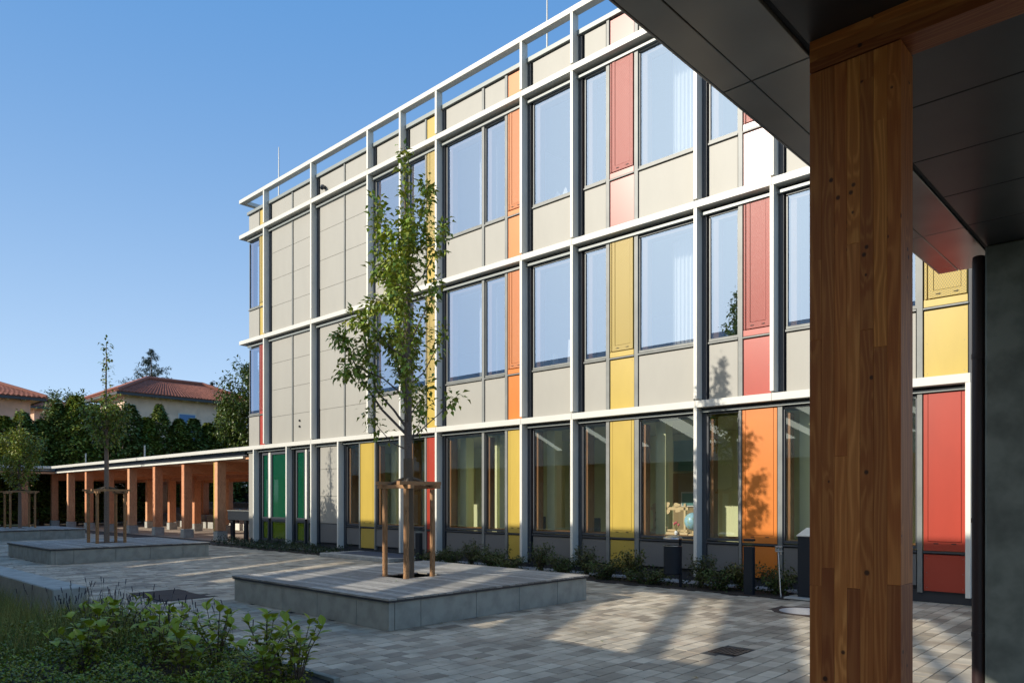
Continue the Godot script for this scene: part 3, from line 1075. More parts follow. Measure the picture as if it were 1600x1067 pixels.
func house(label, x0, x1, v0, v1, eave, ridge, wallm, wins, rows, cols):
	var h = thing("house", label, "house", Vector3.ZERO, "houses beyond the hedge")
	bx("wall", wallm, h, x0, x1, 0, eave, v0, v1)
	var o = 0.75
	var a = V(x0 - o, eave, v0 - o); var bb = V(x1 + o, eave, v0 - o); var c = V(x1 + o, eave, v1 + o); var d = V(x0 - o, eave, v1 + o)
	var cv = (v0 + v1) * 0.5
	var cx = (x0 + x1) * 0.5
	var half = minf(v1 - v0, x1 - x0) * 0.5
	var r0
	var r1
	if v1 - v0 >= x1 - x0:
		r0 = V(cx, ridge, v0 + half); r1 = V(cx, ridge, v1 - half)
	else:
		r0 = V(x0 + half, ridge, cv); r1 = V(x1 - half, ridge, cv)
	var b = MB.new()
	b.use_col = true
	if v1 - v0 >= x1 - x0:
		tiled_plane(b, bb, c, r1, r0, rows, cols)
		tiled_plane(b, a, bb, r0, r0, rows, cols)
		tiled_plane(b, d, a, r0, r1, rows, cols)
		tiled_plane(b, c, d, r1, r1, rows, cols)
	else:
		tiled_plane(b, a, bb, r1, r0, rows, cols)
		tiled_plane(b, bb, c, r1, r1, rows, cols)
		tiled_plane(b, c, d, r0, r1, rows, cols)
		tiled_plane(b, d, a, r0, r0, rows, cols)
	var roof = kind(obj("roof_tiles", b, M.tile, h), "stuff")
	b = MB.new()
	b.use_col = true
	b.col = Color(0.33, 0.12, 0.075)
	for e in [[a, r0], [bb, r0 if v1 - v0 >= x1 - x0 else r1], [c, r1], [d, r1 if v1 - v0 >= x1 - x0 else r0], [r0, r1]]:
		if (e[0] - e[1]).length() > 0.1:
			b.tube([e[0] + Vector3(0, 0.1, 0), e[1] + Vector3(0, 0.1, 0)], [0.14, 0.14], 6)
	obj("ridge_tiles", b, M.tile, h)
	b = MB.new()
	b.bv(x0 - o, x1 + o, eave - 0.19, eave - 0.02, v0 - o, v0 - o + 0.12)
	b.bv(x0 - o, x1 + o, eave - 0.19, eave - 0.02, v1 + o - 0.12, v1 + o)
	b.bv(x0 - o, x0 - o + 0.12, eave - 0.19, eave - 0.02, v0 - o + 0.12, v1 + o - 0.12)
	b.bv(x1 + o - 0.12, x1 + o, eave - 0.19, eave - 0.02, v0 - o + 0.12, v1 + o - 0.12)
	obj("gutter", b, M.eave, h)
	bx("eave_soffit", M.pale_wood, h, x0 - o + 0.13, x1 + o - 0.13, eave - 0.12, eave - 0.03, v0 - o + 0.13, v1 + o - 0.13)
	b = MB.new()
	var vv = v0
	while vv < v1:
		b.bv(x1 + 0.01, x1 + o - 0.14, eave - 0.24, eave - 0.125, vv, vv + 0.12)
		vv += 0.95
	obj("rafter_ends", b, M.pale_wood, h)
	for w in wins:
		var n = node("window", h)
		bx("frame", M.white, n, x1, x1 + 0.05, w[1], w[3], w[0], w[2])
		bx("pane", M.shutter, n, x1 + 0.051, x1 + 0.06, w[1] + 0.08, w[3] - 0.08, w[0] + 0.08, w[2] - 0.08)

func houses():
	house("peach house with red hipped tile roof and blue window above the hedge", -58.8, -54.0, 18.6, 27.4, 8.75, 10.25, M.plaster_lite, [[22.2, 5.6, 23.5, 7.7], [19.8, 2.5, 21.0, 4.5]], 22, 46)
	house("salmon pink house with red tile roof at the left edge", -67.0, -57.5, 2.0, 13.9, 8.25, 10.5, M.plaster, [[10.2, 5.0, 11.4, 7.0]], 22, 46)
	house("small low house with dark roof between the two big houses", -81.0, -75.0, 18.4, 21.2, 9.6, 10.4, M.plaster, [], 12, 24)

# ------------------------------------------------------------------ seat decks, bench
func deck(idx, label):
	var q = DECKS[idx]
	var s = thing("seat_deck", label, "platform", Vector3.ZERO, "square concrete and timber tree platforms")
	var x0 = q[0]; var x1 = q[1]; var v0 = q[2]; var v1 = q[3]
	var cx = (x0 + x1) / 2; var cv = (v0 + v1) / 2
	var ix = 0.03
	# concrete facing panels with open joints
	var cuts = [0.0, 0.11, 0.37, 0.60, 0.83, 1.0]
	for i in 5:
		var a = lerpf(x0 + ix, x1 - ix, cuts[i]) + 0.003
		var e = lerpf(x0 + ix, x1 - ix, cuts[i + 1]) - 0.003
		bx("facing_panel", M.conc, s, a, e, 0.0, 0.322, v0 + ix, v0 + ix + 0.08, 0.003)
		bx("facing_panel", M.conc, s, a, e, 0.0, 0.322, v1 - ix - 0.08, v1 - ix, 0.003)
		a = lerpf(v0 + ix + 0.083, v1 - ix - 0.083, cuts[i]) + 0.003
		e = lerpf(v0 + ix + 0.083, v1 - ix - 0.083, cuts[i + 1]) - 0.003
		bx("facing_panel", M.conc, s, x0 + ix, x0 + ix + 0.08, 0.0, 0.322, a, e, 0.003)
		bx("facing_panel", M.conc, s, x1 - ix - 0.08, x1 - ix, 0.0, 0.322, a, e, 0.003)
	# dark edge under the boards
	var b = MB.new()
	b.bv(x0 + 0.01, x1 - 0.01, 0.324, 0.347, v0 + 0.01, v0 + 0.06)
	b.bv(x0 + 0.01, x1 - 0.01, 0.324, 0.347, v1 - 0.06, v1 - 0.01)
	b.bv(x0 + 0.01, x0 + 0.06, 0.324, 0.347, v0 + 0.062, v1 - 0.062)
	b.bv(x1 - 0.06, x1 - 0.01, 0.324, 0.347, v0 + 0.062, v1 - 0.062)
	obj("edge_trim", b, M.dark, s)
	bx("soil", M.soil, s, cx - 0.5, cx + 0.5, 0.0, 0.27, cv - 0.5, cv + 0.5)
	var nb = 30
	var bw = (v1 - v0) / nb
	for i in nb:
		var a = v0 + i * bw + 0.003
		var e = v0 + (i + 1) * bw - 0.004
		var m = M.deck[rng.randi() % 3]
		if e > cv - 0.33 and a < cv + 0.33:
			bx("deck_board", m, s, x0, cx - 0.31, 0.348, 0.370, a, e, 0.002)
			bx("deck_board", m, s, cx + 0.31, x1, 0.348, 0.370, a, e, 0.002)
		else:
			var sp = rng.randf_range(0.35, 0.65)
			bx("deck_board", m, s, x0, lerpf(x0, x1, sp) - 0.002, 0.348, 0.370, a, e, 0.002)
			bx("deck_board", M.deck[rng.randi() % 3], s, lerpf(x0, x1, sp) + 0.002, x1, 0.348, 0.370, a, e, 0.002)
	return s

func stake_frame(cx, cv, h, spread, label, m):
	var s = thing("tree_stakes", label, "tree stakes", V(cx, 0.27, cv), "timber stake frames round the young trees")
	var pts = [Vector2(-spread, -spread), Vector2(spread, -spread), Vector2(spread, spread), Vector2(-spread, spread)]
	for i in 4:
		var p = pts[i]
		var b = MB.new()
		b.tube([Vector3(p.x, 0, -p.y), Vector3(p.x * 1.01, h * 0.5, -p.y), Vector3(p.x, h, -p.y)], [0.039, 0.038, 0.037], 12)
		obj("stake", b, m, s)
	for i in 4:
		var p = pts[i]
		var q = pts[(i + 1) % 4]
		var e = (q - p).normalized() * 0.14
		var b = MB.new()
		var y = h + 0.035
		var sd = Vector2(-(q - p).y, (q - p).x).normalized() * 0.035
		var off = 0.0 if i % 2 == 0 else 0.052
		b.slab([p - e + sd, q + e + sd, q + e - sd, p - e - sd], Vector3(0, y + off - 0.03, 0), Vector3(1, 0, 0), Vector3(0, 0, -1), Vector3(0, 1, 0), 0.05)
		obj("rail", b, m, s)
	# straps to the trunk
	var b = MB.new()
	for p in pts:
		b.tube([Vector3(p.x, h + 0.03, -p.y), Vector3(p.x * 0.4, h + 0.13, -p.y * 0.4), Vector3(0, h + 0.17, 0)], [0.02, 0.022, 0.03], 6)
	obj("strap", b, M.wrap, s)
	return s

func platforms():
	deck(0, "nearest square tree platform with grey timber deck and concrete sides")
	deck(1, "middle tree platform in front of the covered walkway")
	deck(2, "farthest tree platform at the left, partly hidden by the middle one")
	stake_frame(-8.56, 6.86, 1.38, 0.245, "timber stakes and rails round the tall tree on the nearest platform", M.stake)
	stake_frame(-20.95, 6.78, 1.38, 0.33, "timber stake frame round the slim tree on the middle platform", M.stake_grey)
	stake_frame(-34.6, 8.0, 1.45, 0.42, "timber stake frame on the farthest platform at the left", M.stake_grey)
	var s = thing("concrete_bench", "low smooth concrete block seat at the edge of the planting bed", "bench")
	bx("block", M.bench, s, -13.9, -10.1, 0.0, 0.42, 2.67, 3.05, 0.012)
	bx("block", M.bench, s, -17.8, -13.91, 0.0, 0.42, 2.67, 3.05, 0.012)

# ------------------------------------------------------------------ street furniture
func street_things():
	# litter bin
	var s = thing("litter_bin", "dark round litter bin with domed metal lid in the facade bed", "litter bin", V(-6.66, 0, 11.05))
	var b = MB.new()
	b.lathe(Vector3.ZERO, [Vector2(0.0, 0.22), Vector2(0.135, 0.22), Vector2(0.15, 0.24), Vector2(0.155, 0.70), Vector2(0.145, 0.705), Vector2(0.14, 0.5)], 32)
	obj("body", b, M.post, s)
	b = MB.new()
	b.lathe(Vector3.ZERO, [Vector2(0.157, 0.70), Vector2(0.165, 0.706), Vector2(0.165, 0.714), Vector2(0.15, 0.716)], 32)
	obj("rim", b, M.steel, s)
	b = MB.new()
	b.lathe(Vector3.ZERO, [Vector2(0.168, 0.83), Vector2(0.165, 0.845), Vector2(0.12, 0.872), Vector2(0.06, 0.885), Vector2(0.0, 0.888)], 32)
	b.lathe(Vector3.ZERO, [Vector2(0.0, 0.828), Vector2(0.168, 0.83)], 32)
	obj("lid", b, M.steel, s)
	b = MB.new()
	b.tube([Vector3(0.11, 0, -0.06), Vector3(0.11, 0.83, -0.06)], [0.025, 0.025], 10)
	obj("post", b, M.post, s)
	# bollard lights
	for q in [[-5.25, 10.98, 0.88, "slim dark bollard light in front of the orange vent strip"], [-13.35, 11.0, 0.84, "slim dark bollard light half hidden behind the tree stakes"]]:
		s = thing("bollard_light", q[3], "bollard light", V(q[0], 0, q[1]), "bollard lights along the facade")
		bx("body", M.post, s, -0.075, 0.075, 0.0, q[2] - 0.12, -0.05, 0.05, 0.006)
		bx("head", M.post, s, -0.077, 0.077, q[2] - 0.035, q[2], -0.052, 0.052, 0.005)
		bx("lens", M.glass_low, s, -0.06, 0.06, q[2] - 0.119, q[2] - 0.036, -0.04, 0.04)
	# thin pole with bracket
	s = thing("tap_pole", "thin galvanised pole with a small double bracket beside the bollard", "pole", V(-4.76, 0, 10.95))
	b = MB.new()
	b.tube([Vector3(0.03, 0, 0), Vector3(-0.015, 0.75, 0)], [0.012, 0.012], 8)
	obj("shaft", b, M.steel, s)
	b = MB.new()
	b.box(Vector3(-0.05, 0.70, -0.02), Vector3(0.06, 0.72, 0.02), 0.002)
	b.box(Vector3(-0.05, 0.77, -0.02), Vector3(0.06, 0.79, 0.02), 0.002)
	b.box(Vector3(-0.05, 0.72, -0.02), Vector3(-0.03, 0.77, 0.02), 0.002)
	b.box(Vector3(0.02, 0.66, -0.01), Vector3(0.05, 0.70, 0.01), 0.002)
	obj("bracket", b, M.steel, s)
	# service cabinet
	s = thing("service_cabinet", "dark metal service cabinet with sloping top partly hidden by the timber pillar", "cabinet", V(-4.24, 0, 11.22))
	b = MB.new()
	b.slab([Vector2(-0.18, 0.04), Vector2(0.18, 0.04), Vector2(0.18, 1.04), Vector2(-0.18, 0.94)], Vector3(-0.27, 0, 0), Vector3(0, 0, -1), Vector3(0, 1, 0), Vector3(1, 0, 0), 0.62)
	obj("body", b, M.post, s)
	b = MB.new()
	b.slab([Vector2(-0.19, 0.943), Vector2(0.19, 1.047), Vector2(0.19, 1.062), Vector2(-0.19, 0.958)], Vector3(-0.285, 0, 0), Vector3(0, 0, -1), Vector3(0, 1, 0), Vector3(1, 0, 0), 0.65)
	obj("lid", b, M.white, s)
	bx("base", M.conc_lite, s, -0.42, 0.55, 0.0, 0.035, -0.34, 0.3, 0.004)
	# manhole
	s = thing("manhole_cover", "round manhole cover with rusty ring in the paving", "manhole cover", V(-3.94, 0, 9.91))
	b = MB.new()
	b.lathe(Vector3.ZERO, [Vector2(0.34, -0.03), Vector2(0.34, 0.004), Vector2(0.43, 0.004), Vector2(0.43, -0.03)], 48)
	obj("ring", b, M.rust, s)
	b = MB.new()
	b.lathe(Vector3.ZERO, [Vector2(0.335, -0.03), Vector2(0.335, 0.002), Vector2(0.0, 0.002)], 48)
	obj("cover", b, M.gravel, s)
	# drains
	grate("drain_grate", "small square drain grate in the near paving", -3.46, 6.80, 0.15, 0.15, 7)
	grate("drain_grate", "small drain grate left of the nearest platform", -14.7, 6.9, 0.22, 0.12, 8)
	# tree pit cover
	s = thing("pit_cover", "large rusty brown steel cover plate set in the paving", "cover plate")
	bx("plate", M.rust, s, -12.55, -11.875, -0.03, 0.003, 4.39, 5.11, 0.003)
	bx("plate", M.rust, s, -11.865, -11.19, -0.03, 0.003, 4.39, 5.11, 0.003)
	# door step with mat
	s = thing("door_step", "low concrete entrance step with kerb blocks and blue grey mat", "step")
	for i in 6:
		bx("kerb_block", M.conc_lite, s, -17.1 + i * 0.5, -16.605 + i * 0.5, 0.0, 0.09, 10.72, 10.88, 0.006)
	bx("slab", M.conc_lite, s, -17.1, -14.1, 0.0, 0.086, 10.882, 11.99, 0.004)
	bx("mat", textured(mat(0.07, 0.085, 0.12, 0.9), noise_tex(91, 0.2, 3, 0.7, 1.2), 3.0), s, -16.75, -14.2, 0.086, 0.094, 11.02, 11.9)
	# board on posts at the corner
	s = thing("information_board", "dark grey sloping information board on two posts at the school corner", "board", V(-25.3, 0, 12.45))
	for x in [-0.25, 0.75]:
		bx("post", M.post, s, x - 0.09, x + 0.09, 0.0, 0.76, -0.05, 0.05, 0.004)
	bx("board", M.post, s, -0.45, 1.3, 0.76, 1.08, -0.10, 0.10, 0.006)
	bx("top", M.frame, s, -0.46, 1.31, 1.082, 1.11, -0.12, 0.12, 0.004)

func grate(called, label, x, v, hx, hv, n):
	var s = thing(called, label, "drain", V(x, 0, v), "drain grates in the paving")
	var b = MB.new()
	b.bv(-hx, hx, -0.03, 0.003, -hv, -hv + 0.02)
	b.bv(-hx, hx, -0.03, 0.003, hv - 0.02, hv)
	b.bv(-hx, -hx + 0.02, -0.03, 0.003, -hv + 0.02, hv - 0.02)
	b.bv(hx - 0.02, hx, -0.03, 0.003, -hv + 0.02, hv - 0.02)
	obj("frame", b, M.iron, s)
	for i in n:
		var a = lerpf(-hx + 0.03, hx - 0.05, float(i) / (n - 1))
		bx("bar", M.iron, s, a, a + 0.018, -0.025, 0.0, -hv + 0.021, hv - 0.021)
	bx("sump", M.gasket, s, -hx, hx, -0.05, -0.03, -hv, hv)

# ------------------------------------------------------------------ plants
func leaf(b, p, dir, up, l, w, droop = 0.25):
	# a leaf folded along its midrib, bent down at the tip
	var side = dir.cross(up).normalized()
	var nn = side.cross(dir).normalized()
	var m = p + dir * l * 0.45 + nn * l * 0.06
	var t = p + dir * l - nn * l * droop
	var a = p + dir * l * 0.42 + side * w * 0.5 + nn * w * 0.16
	var c = p + dir * l * 0.42 - side * w * 0.5 + nn * w * 0.16
	b.tri(p, a, m); b.tri(a, t, m); b.tri(p, m, c); b.tri(m, t, c)

func rdir(): return Vector3(rng.randf_range(-1, 1), rng.randf_range(-1, 1), rng.randf_range(-1, 1)).normalized()

func leaf_col(g, spread = 0.35):
	var q = rng.randf_range(1.0 - spread, 1.0 + spread)
	var y = rng.randf_range(0.75, 1.25)
	return Color(g.r * q * y, g.g * q, g.b * q)

func leafy_branch(tw, lf, pts, r0, from, density, size, colr, spread = 0.12):
	# pts: polyline; leaves from fraction `from` on
	var n = pts.size()
	var rad = []
	for i in n: rad.append(r0 * (1.0 - 0.85 * float(i) / (n - 1)))
	tw.tube(pts, rad, 6, false)
	var total = 0.0
	for i in n - 1: total += (pts[i + 1] - pts[i]).length()
	var count = int(total * (1.0 - from) * density)
	for k in count:
		var t = lerpf(from, 1.0, sqrt(rng.randf()) if rng.randf() < 0.5 else rng.randf()) * (n - 1)
		var i = mini(int(t), n - 2)
		var p = pts[i].lerp(pts[i + 1], t - i)
		var d = (pts[i + 1] - pts[i]).normalized()
		var out = (rdir() + d * 0.35).normalized()
		var q = p + out * spread * rng.randf() * 1.3
		lf.col = leaf_col(colr)
		var dir = (out + Vector3(0, rng.randf_range(-0.7, 0.25), 0)).normalized()
		leaf(lf, q, dir, (Vector3.UP + rdir() * 0.5).normalized(), size * rng.randf_range(0.7, 1.25), size * rng.randf_range(0.5, 0.7), 0.3)

func main_tree():
	var base = V(-8.56, 0.3, 6.86)
	var t = thing("young_tree", "tall slim young tree with bright green leaves on the nearest platform", "tree", base, "young trees on the platforms")
	var right = Vector3(0.7272763, 0, -0.6863448)
	var away = Vector3(-0.6863448, 0, -0.7272763)
	var mp = 0.00934
	var conv = func(x, y, dep): return right * ((x - 637.0) * mp) + Vector3(0, (902.0 - y) * mp + 0.05, 0) + away * dep
	var tr = MB.new()
	var tp = []
	var rad = []
	for q in [[637, 908, 0.072], [637, 860, 0.066], [637, 760, 0.060], [636, 690, 0.058], [636, 600, 0.050], [635, 525, 0.043], [636, 450, 0.030], [634, 380, 0.020], [631, 300, 0.012], [630, 226, 0.004]]:
		tp.append(conv.call(q[0], q[1], 0.0)); rad.append(q[2])
	tr.tube(tp, rad, 12)
	obj("trunk", tr, M.bark, t)
	var wr = MB.new()
	wr.tube([conv.call(637, 905, 0), conv.call(637, 800, 0), conv.call(636, 715, 0)], [0.082, 0.074, 0.068], 14)
	obj("trunk_wrap", wr, M.wrap, t)
	var tw = MB.new()
	var lf = MB.new()
	lf.use_col = true
	var g = Color(0.26, 0.315, 0.055)
	var br = [
		[[636, 680], [597, 640], [570, 600], [545, 545], [537, 528], 0.35, 110, 0.022],
		[[636, 670], [615, 640], [590, 612], [577, 560], [572, 500], 0.4, 110, 0.022],
		[[634, 692], [660, 668], [698, 636], [714, 620], 0.65, 60, 0.014],
		[[634, 645], [625, 600], [616, 560], [600, 505], 0.3, 100, 0.016],
		[[637, 600], [660, 580], [680, 540], [690, 512], 0.4, 70, 0.014],
		[[636, 560], [610, 542], [582, 512], [550, 496], 0.4, 100, 0.016],
		[[636, 540], [655, 500], [672, 470], [685, 440], 0.3, 80, 0.016],
		[[635, 505], [605, 472], [583, 457], [568, 470], 0.3, 110, 0.014],
		[[635, 480], [610, 432], [597, 390], [592, 322], 0.35, 125, 0.014],
		[[635, 455], [660, 420], [676, 380], [686, 330], 0.3, 80, 0.014],
		[[634, 440], [650, 350], [660, 310], [663, 274], 0.4, 85, 0.012],
		[[636, 702], [610, 690], [590, 668], [570, 640], 0.45, 60, 0.012],
		[[634, 425], [615, 402], [612, 365], 0.3, 130, 0.010],
		[[634, 405], [655, 385], [658, 345], 0.3, 130, 0.010],
		[[637, 650], [652, 620], [664, 588], 0.35, 60, 0.012],
		[[636, 622], [600, 592], [560, 575], [543, 590], 0.4, 95, 0.014],
		[[635, 485], [642, 440], [622, 408], 0.2, 140, 0.010],
		[[636, 580], [645, 545], [655, 500], 0.3, 90, 0.010],
		[[635, 525], [600, 520], [577, 530], [560, 555], 0.35, 100, 0.012],
		[[635, 470], [625, 440], [604, 425], [590, 432], 0.2, 120, 0.010],
		[[637, 690], [650, 660], [658, 625], 0.4, 60, 0.010],
		[[635, 520], [628, 470], [612, 440], [605, 410], 0.15, 150, 0.010],
		[[635, 430], [640, 390], [640, 345], 0.1, 150, 0.010]]
	for q in br:
		var pts = []
		var dep = rng.randf_range(-0.45, 0.45)
		var nn = q.size() - 3
		for i in nn:
			pts.append(conv.call(q[i][0], q[i][1], dep * i / (nn - 1.0)))
		leafy_branch(tw, lf, pts, q[nn + 2], q[nn], q[nn + 1] * 2.25, 0.092, g, 0.13)
	# limbs that reach to and from the facade
	for i in 15:
		var y = rng.randf_range(455, 690)
		var sgn = 1.0 if i % 2 else -1.0
		var reach = rng.randf_range(0.45, 0.85) * (1.0 if y > 520 else 0.6)
		var dx = rng.randf_range(-28, 14)
		leafy_branch(tw, lf, [conv.call(636, y, 0), conv.call(636 + dx * 0.5, y - 42, sgn * reach * 0.6), conv.call(636 + dx, y - 100, sgn * reach)], 0.013, 0.35, 160, 0.092, g, 0.13)
	# leader
	leafy_branch(tw, lf, [conv.call(634, 400, 0), conv.call(632, 320, 0), conv.call(630, 226, 0)], 0.008, 0.0, 130, 0.088, g, 0.09)
	var cr = obj("crown", lf, M.leaf, t)
	obj("branches", tw, M.bark, t)
	return t

func young_tree(base, h, clear, wid, n, size, colr, label, top_shoot):
	var t = thing("young_tree", label, "tree", base, "young trees on the platforms")
	var tr = MB.new()
	tr.tube([Vector3(0, 0, 0), Vector3(0.02, clear, 0.01), Vector3(0, h * 0.7, 0.02), Vector3(-0.02, h, 0)], [0.07, 0.055, 0.03, 0.006], 10)
	obj("trunk", tr, M.bark_lite, t)
	var tw = MB.new()
	var lf = MB.new()
	lf.use_col = true
	for i in n:
		var f = float(i) / n
		var y = clear + (h * top_shoot - clear) * f * 0.8
		var a = i * 2.4 + rng.randf() * 0.6
		var r = wid * sin(PI * clampf(0.22 + f * 0.72, 0, 1)) * rng.randf_range(0.75, 1.1)
		var d = Vector3(cos(a), 0, sin(a))
		leafy_branch(tw, lf, [Vector3(0, y, 0), d * r * 0.55 + Vector3(0, y + r * 0.45, 0), d * r + Vector3(0, y + r * 1.15, 0)], 0.014, 0.2, 120, size, colr, 0.18)
	leafy_branch(tw, lf, [Vector3(0, h * top_shoot * 0.8, 0), Vector3(0, h * top_shoot, 0), Vector3(-0.02, h, 0)], 0.01, 0.05, 95, size, colr, 0.13)
	obj("crown", lf, M.leaf, t)
	obj("branches", tw, M.bark, t)
	return t

func hedge_tree(h, r, n, size, colr):
	var t = Node3D.new()
	var tr = MB.new()
	tr.tube([Vector3.ZERO, Vector3(0, h * 0.6, 0)], [0.1, 0.04], 6)
	obj("trunk", tr, M.bark, t)
	var lf = MB.new()
	lf.use_col = true
	for i in n:
		var f = pow(rng.randf(), 0.8)
		var y = h * (0.03 + 0.97 * f)
		var prof = r * (1.0 if f < 0.52 else pow(1.0 - (f - 0.52) / 0.50, 0.85))
		var a = rng.randf() * TAU
		var lob = 0.72 + 0.28 * sin(a * 3.0 + y * 2.1) * sin(y * 3.3 + a)
		var d = Vector3(cos(a), 0, sin(a))
		var q = d * prof * lob * rng.randf_range(0.55, 1.0) + Vector3(0, y, 0)
		lf.col = leaf_col(colr, 0.45)
		leaf(lf, q, (d + rdir() * 0.7).normalized(), (Vector3.UP + rdir() * 0.6).normalized(), size * rng.randf_range(0.7, 1.3), size * 0.62)
	obj("crown", lf, M.leaf_dim, t)
	return t

func conifer(at, h, r, label):
	var t = thing("spruce_tree", label, "tree", at, "dark conifers behind the roofs")
	var tr = MB.new()
	tr.tube([Vector3.ZERO, Vector3(0, h, 0)], [0.28, 0.02], 8)
	obj("trunk", tr, M.bark, t)
	var lf = MB.new()
	lf.use_col = true
	var y = h * 0.45
	while y < h - 0.1:
		var f = (h - y) / (h * 0.55)
		for k in 7:
			if rng.randf() < 0.12: continue
			var a = rng.randf() * TAU
			var l = r * pow(f, 0.8) * rng.randf_range(0.6, 1.1)
			var d = Vector3(cos(a), 0, sin(a))
			var tip = Vector3(0, y, 0) + d * l + Vector3(0, l * rng.randf_range(-0.15, 0.15) - 0.0, 0)
			for j in int(10 + l * 22):
				var u = pow(rng.randf(), 0.7)
				var p = Vector3(0, y, 0).lerp(tip, u) + Vector3(0, -0.25 * sin(u * PI) * l * 0.3, 0)
				lf.col = leaf_col(Color(0.030, 0.048, 0.026), 0.3)
				leaf(lf, p, (d * 0.6 + rdir()).normalized(), Vector3.UP, rng.randf_range(0.18, 0.4), 0.07, 0.3)
		y += 0.30
	obj("crown", lf, M.leaf_dim, t)

func broad_tree(at, h, r, n, size, colr, label):
	var t = thing("broadleaf_tree", label, "tree", at)
	var tr = MB.new()
	tr.tube([Vector3.ZERO, Vector3(0.1, h * 0.4, 0), Vector3(0, h * 0.85, 0)], [0.22, 0.14, 0.03], 8)
	obj("trunk", tr, M.bark, t)
	var tw = MB.new()
	var lf = MB.new()
	lf.use_col = true
	for i in n:
		var a = rng.randf() * TAU
		var y = h * rng.randf_range(0.22, 0.8)
		var rr = r * sin(PI * clampf(y / h * 0.95 + 0.06, 0, 1)) * rng.randf_range(0.6, 1.05)
		var d = Vector3(cos(a), 0, sin(a))
		leafy_branch(tw, lf, [Vector3(0, y, 0), d * rr * 0.5 + Vector3(0, y + rr * 0.3, 0), d * rr + Vector3(0, y + rr * 0.65, 0)], 0.04, 0.2, 70, size, colr, 0.45)
	obj("crown", lf, M.leaf, t)
	obj("branches", tw, M.bark, t)

func bed_shrub(n, h, r, size, colr):
	var t = Node3D.new()
	var tw = MB.new()
	var lf = MB.new()
	lf.use_col = true
	for i in n:
		var a = rng.randf() * TAU
		var d = Vector3(cos(a), 0, sin(a)) * r * rng.randf_range(0.3, 1.0)
		var y = h * rng.randf_range(0.55, 1.0)
		leafy_branch(tw, lf, [Vector3(0, 0, 0), d * 0.5 + Vector3(0, y * 0.5, 0), d + Vector3(0, y, 0)], 0.005, 0.15, 90, size, colr, 0.05)
	obj("leaves", lf, M.leaf_dim, t)
	obj("stems", tw, M.bark, t)
	return t

var big_leaf = []
func front_shrub(at, stems, h, spread, label):
	# every leaf of these near shrubs is a part of its own
	var t = thing("leafy_shrub", label, "shrub", at, "leafy shrubs in the foreground bed")
	var tw = MB.new()
	for i in stems.size():
		var q = stems[i]
		var top = Vector3(q[0] * spread, h * q[1], q[2] * spread)
		var mid = Vector3(top.x * 0.45, top.y * 0.55, top.z * 0.45)
		tw.tube([Vector3(top.x * 0.1, 0, top.z * 0.1), mid, top], [0.006, 0.005, 0.0025], 6)
		var nl = 10
		for k in nl:
			var u = 0.3 + 0.7 * k / (nl - 1.0)
			var p = mid.lerp(top, (u - 0.5) * 2.0) if u > 0.5 else Vector3(top.x * 0.1, 0, top.z * 0.1).lerp(mid, u * 2.0)
			var a = k * 2.4 + i
			var o = obj("leaf", big_leaf[rng.randi() % big_leaf.size()], M.leaf, t)
			var up = Vector3(0, 1, 0)
			var d = Vector3(cos(a), rng.randf_range(0.1, 0.9) if k < nl - 2 else 1.4, sin(a)).normalized()
			var sc = rng.randf_range(0.75, 1.2)
			o.position = p
			o.basis = Basis.looking_at(d, up).scaled(Vector3.ONE * sc)
	obj("stems", tw, M.bark, t)

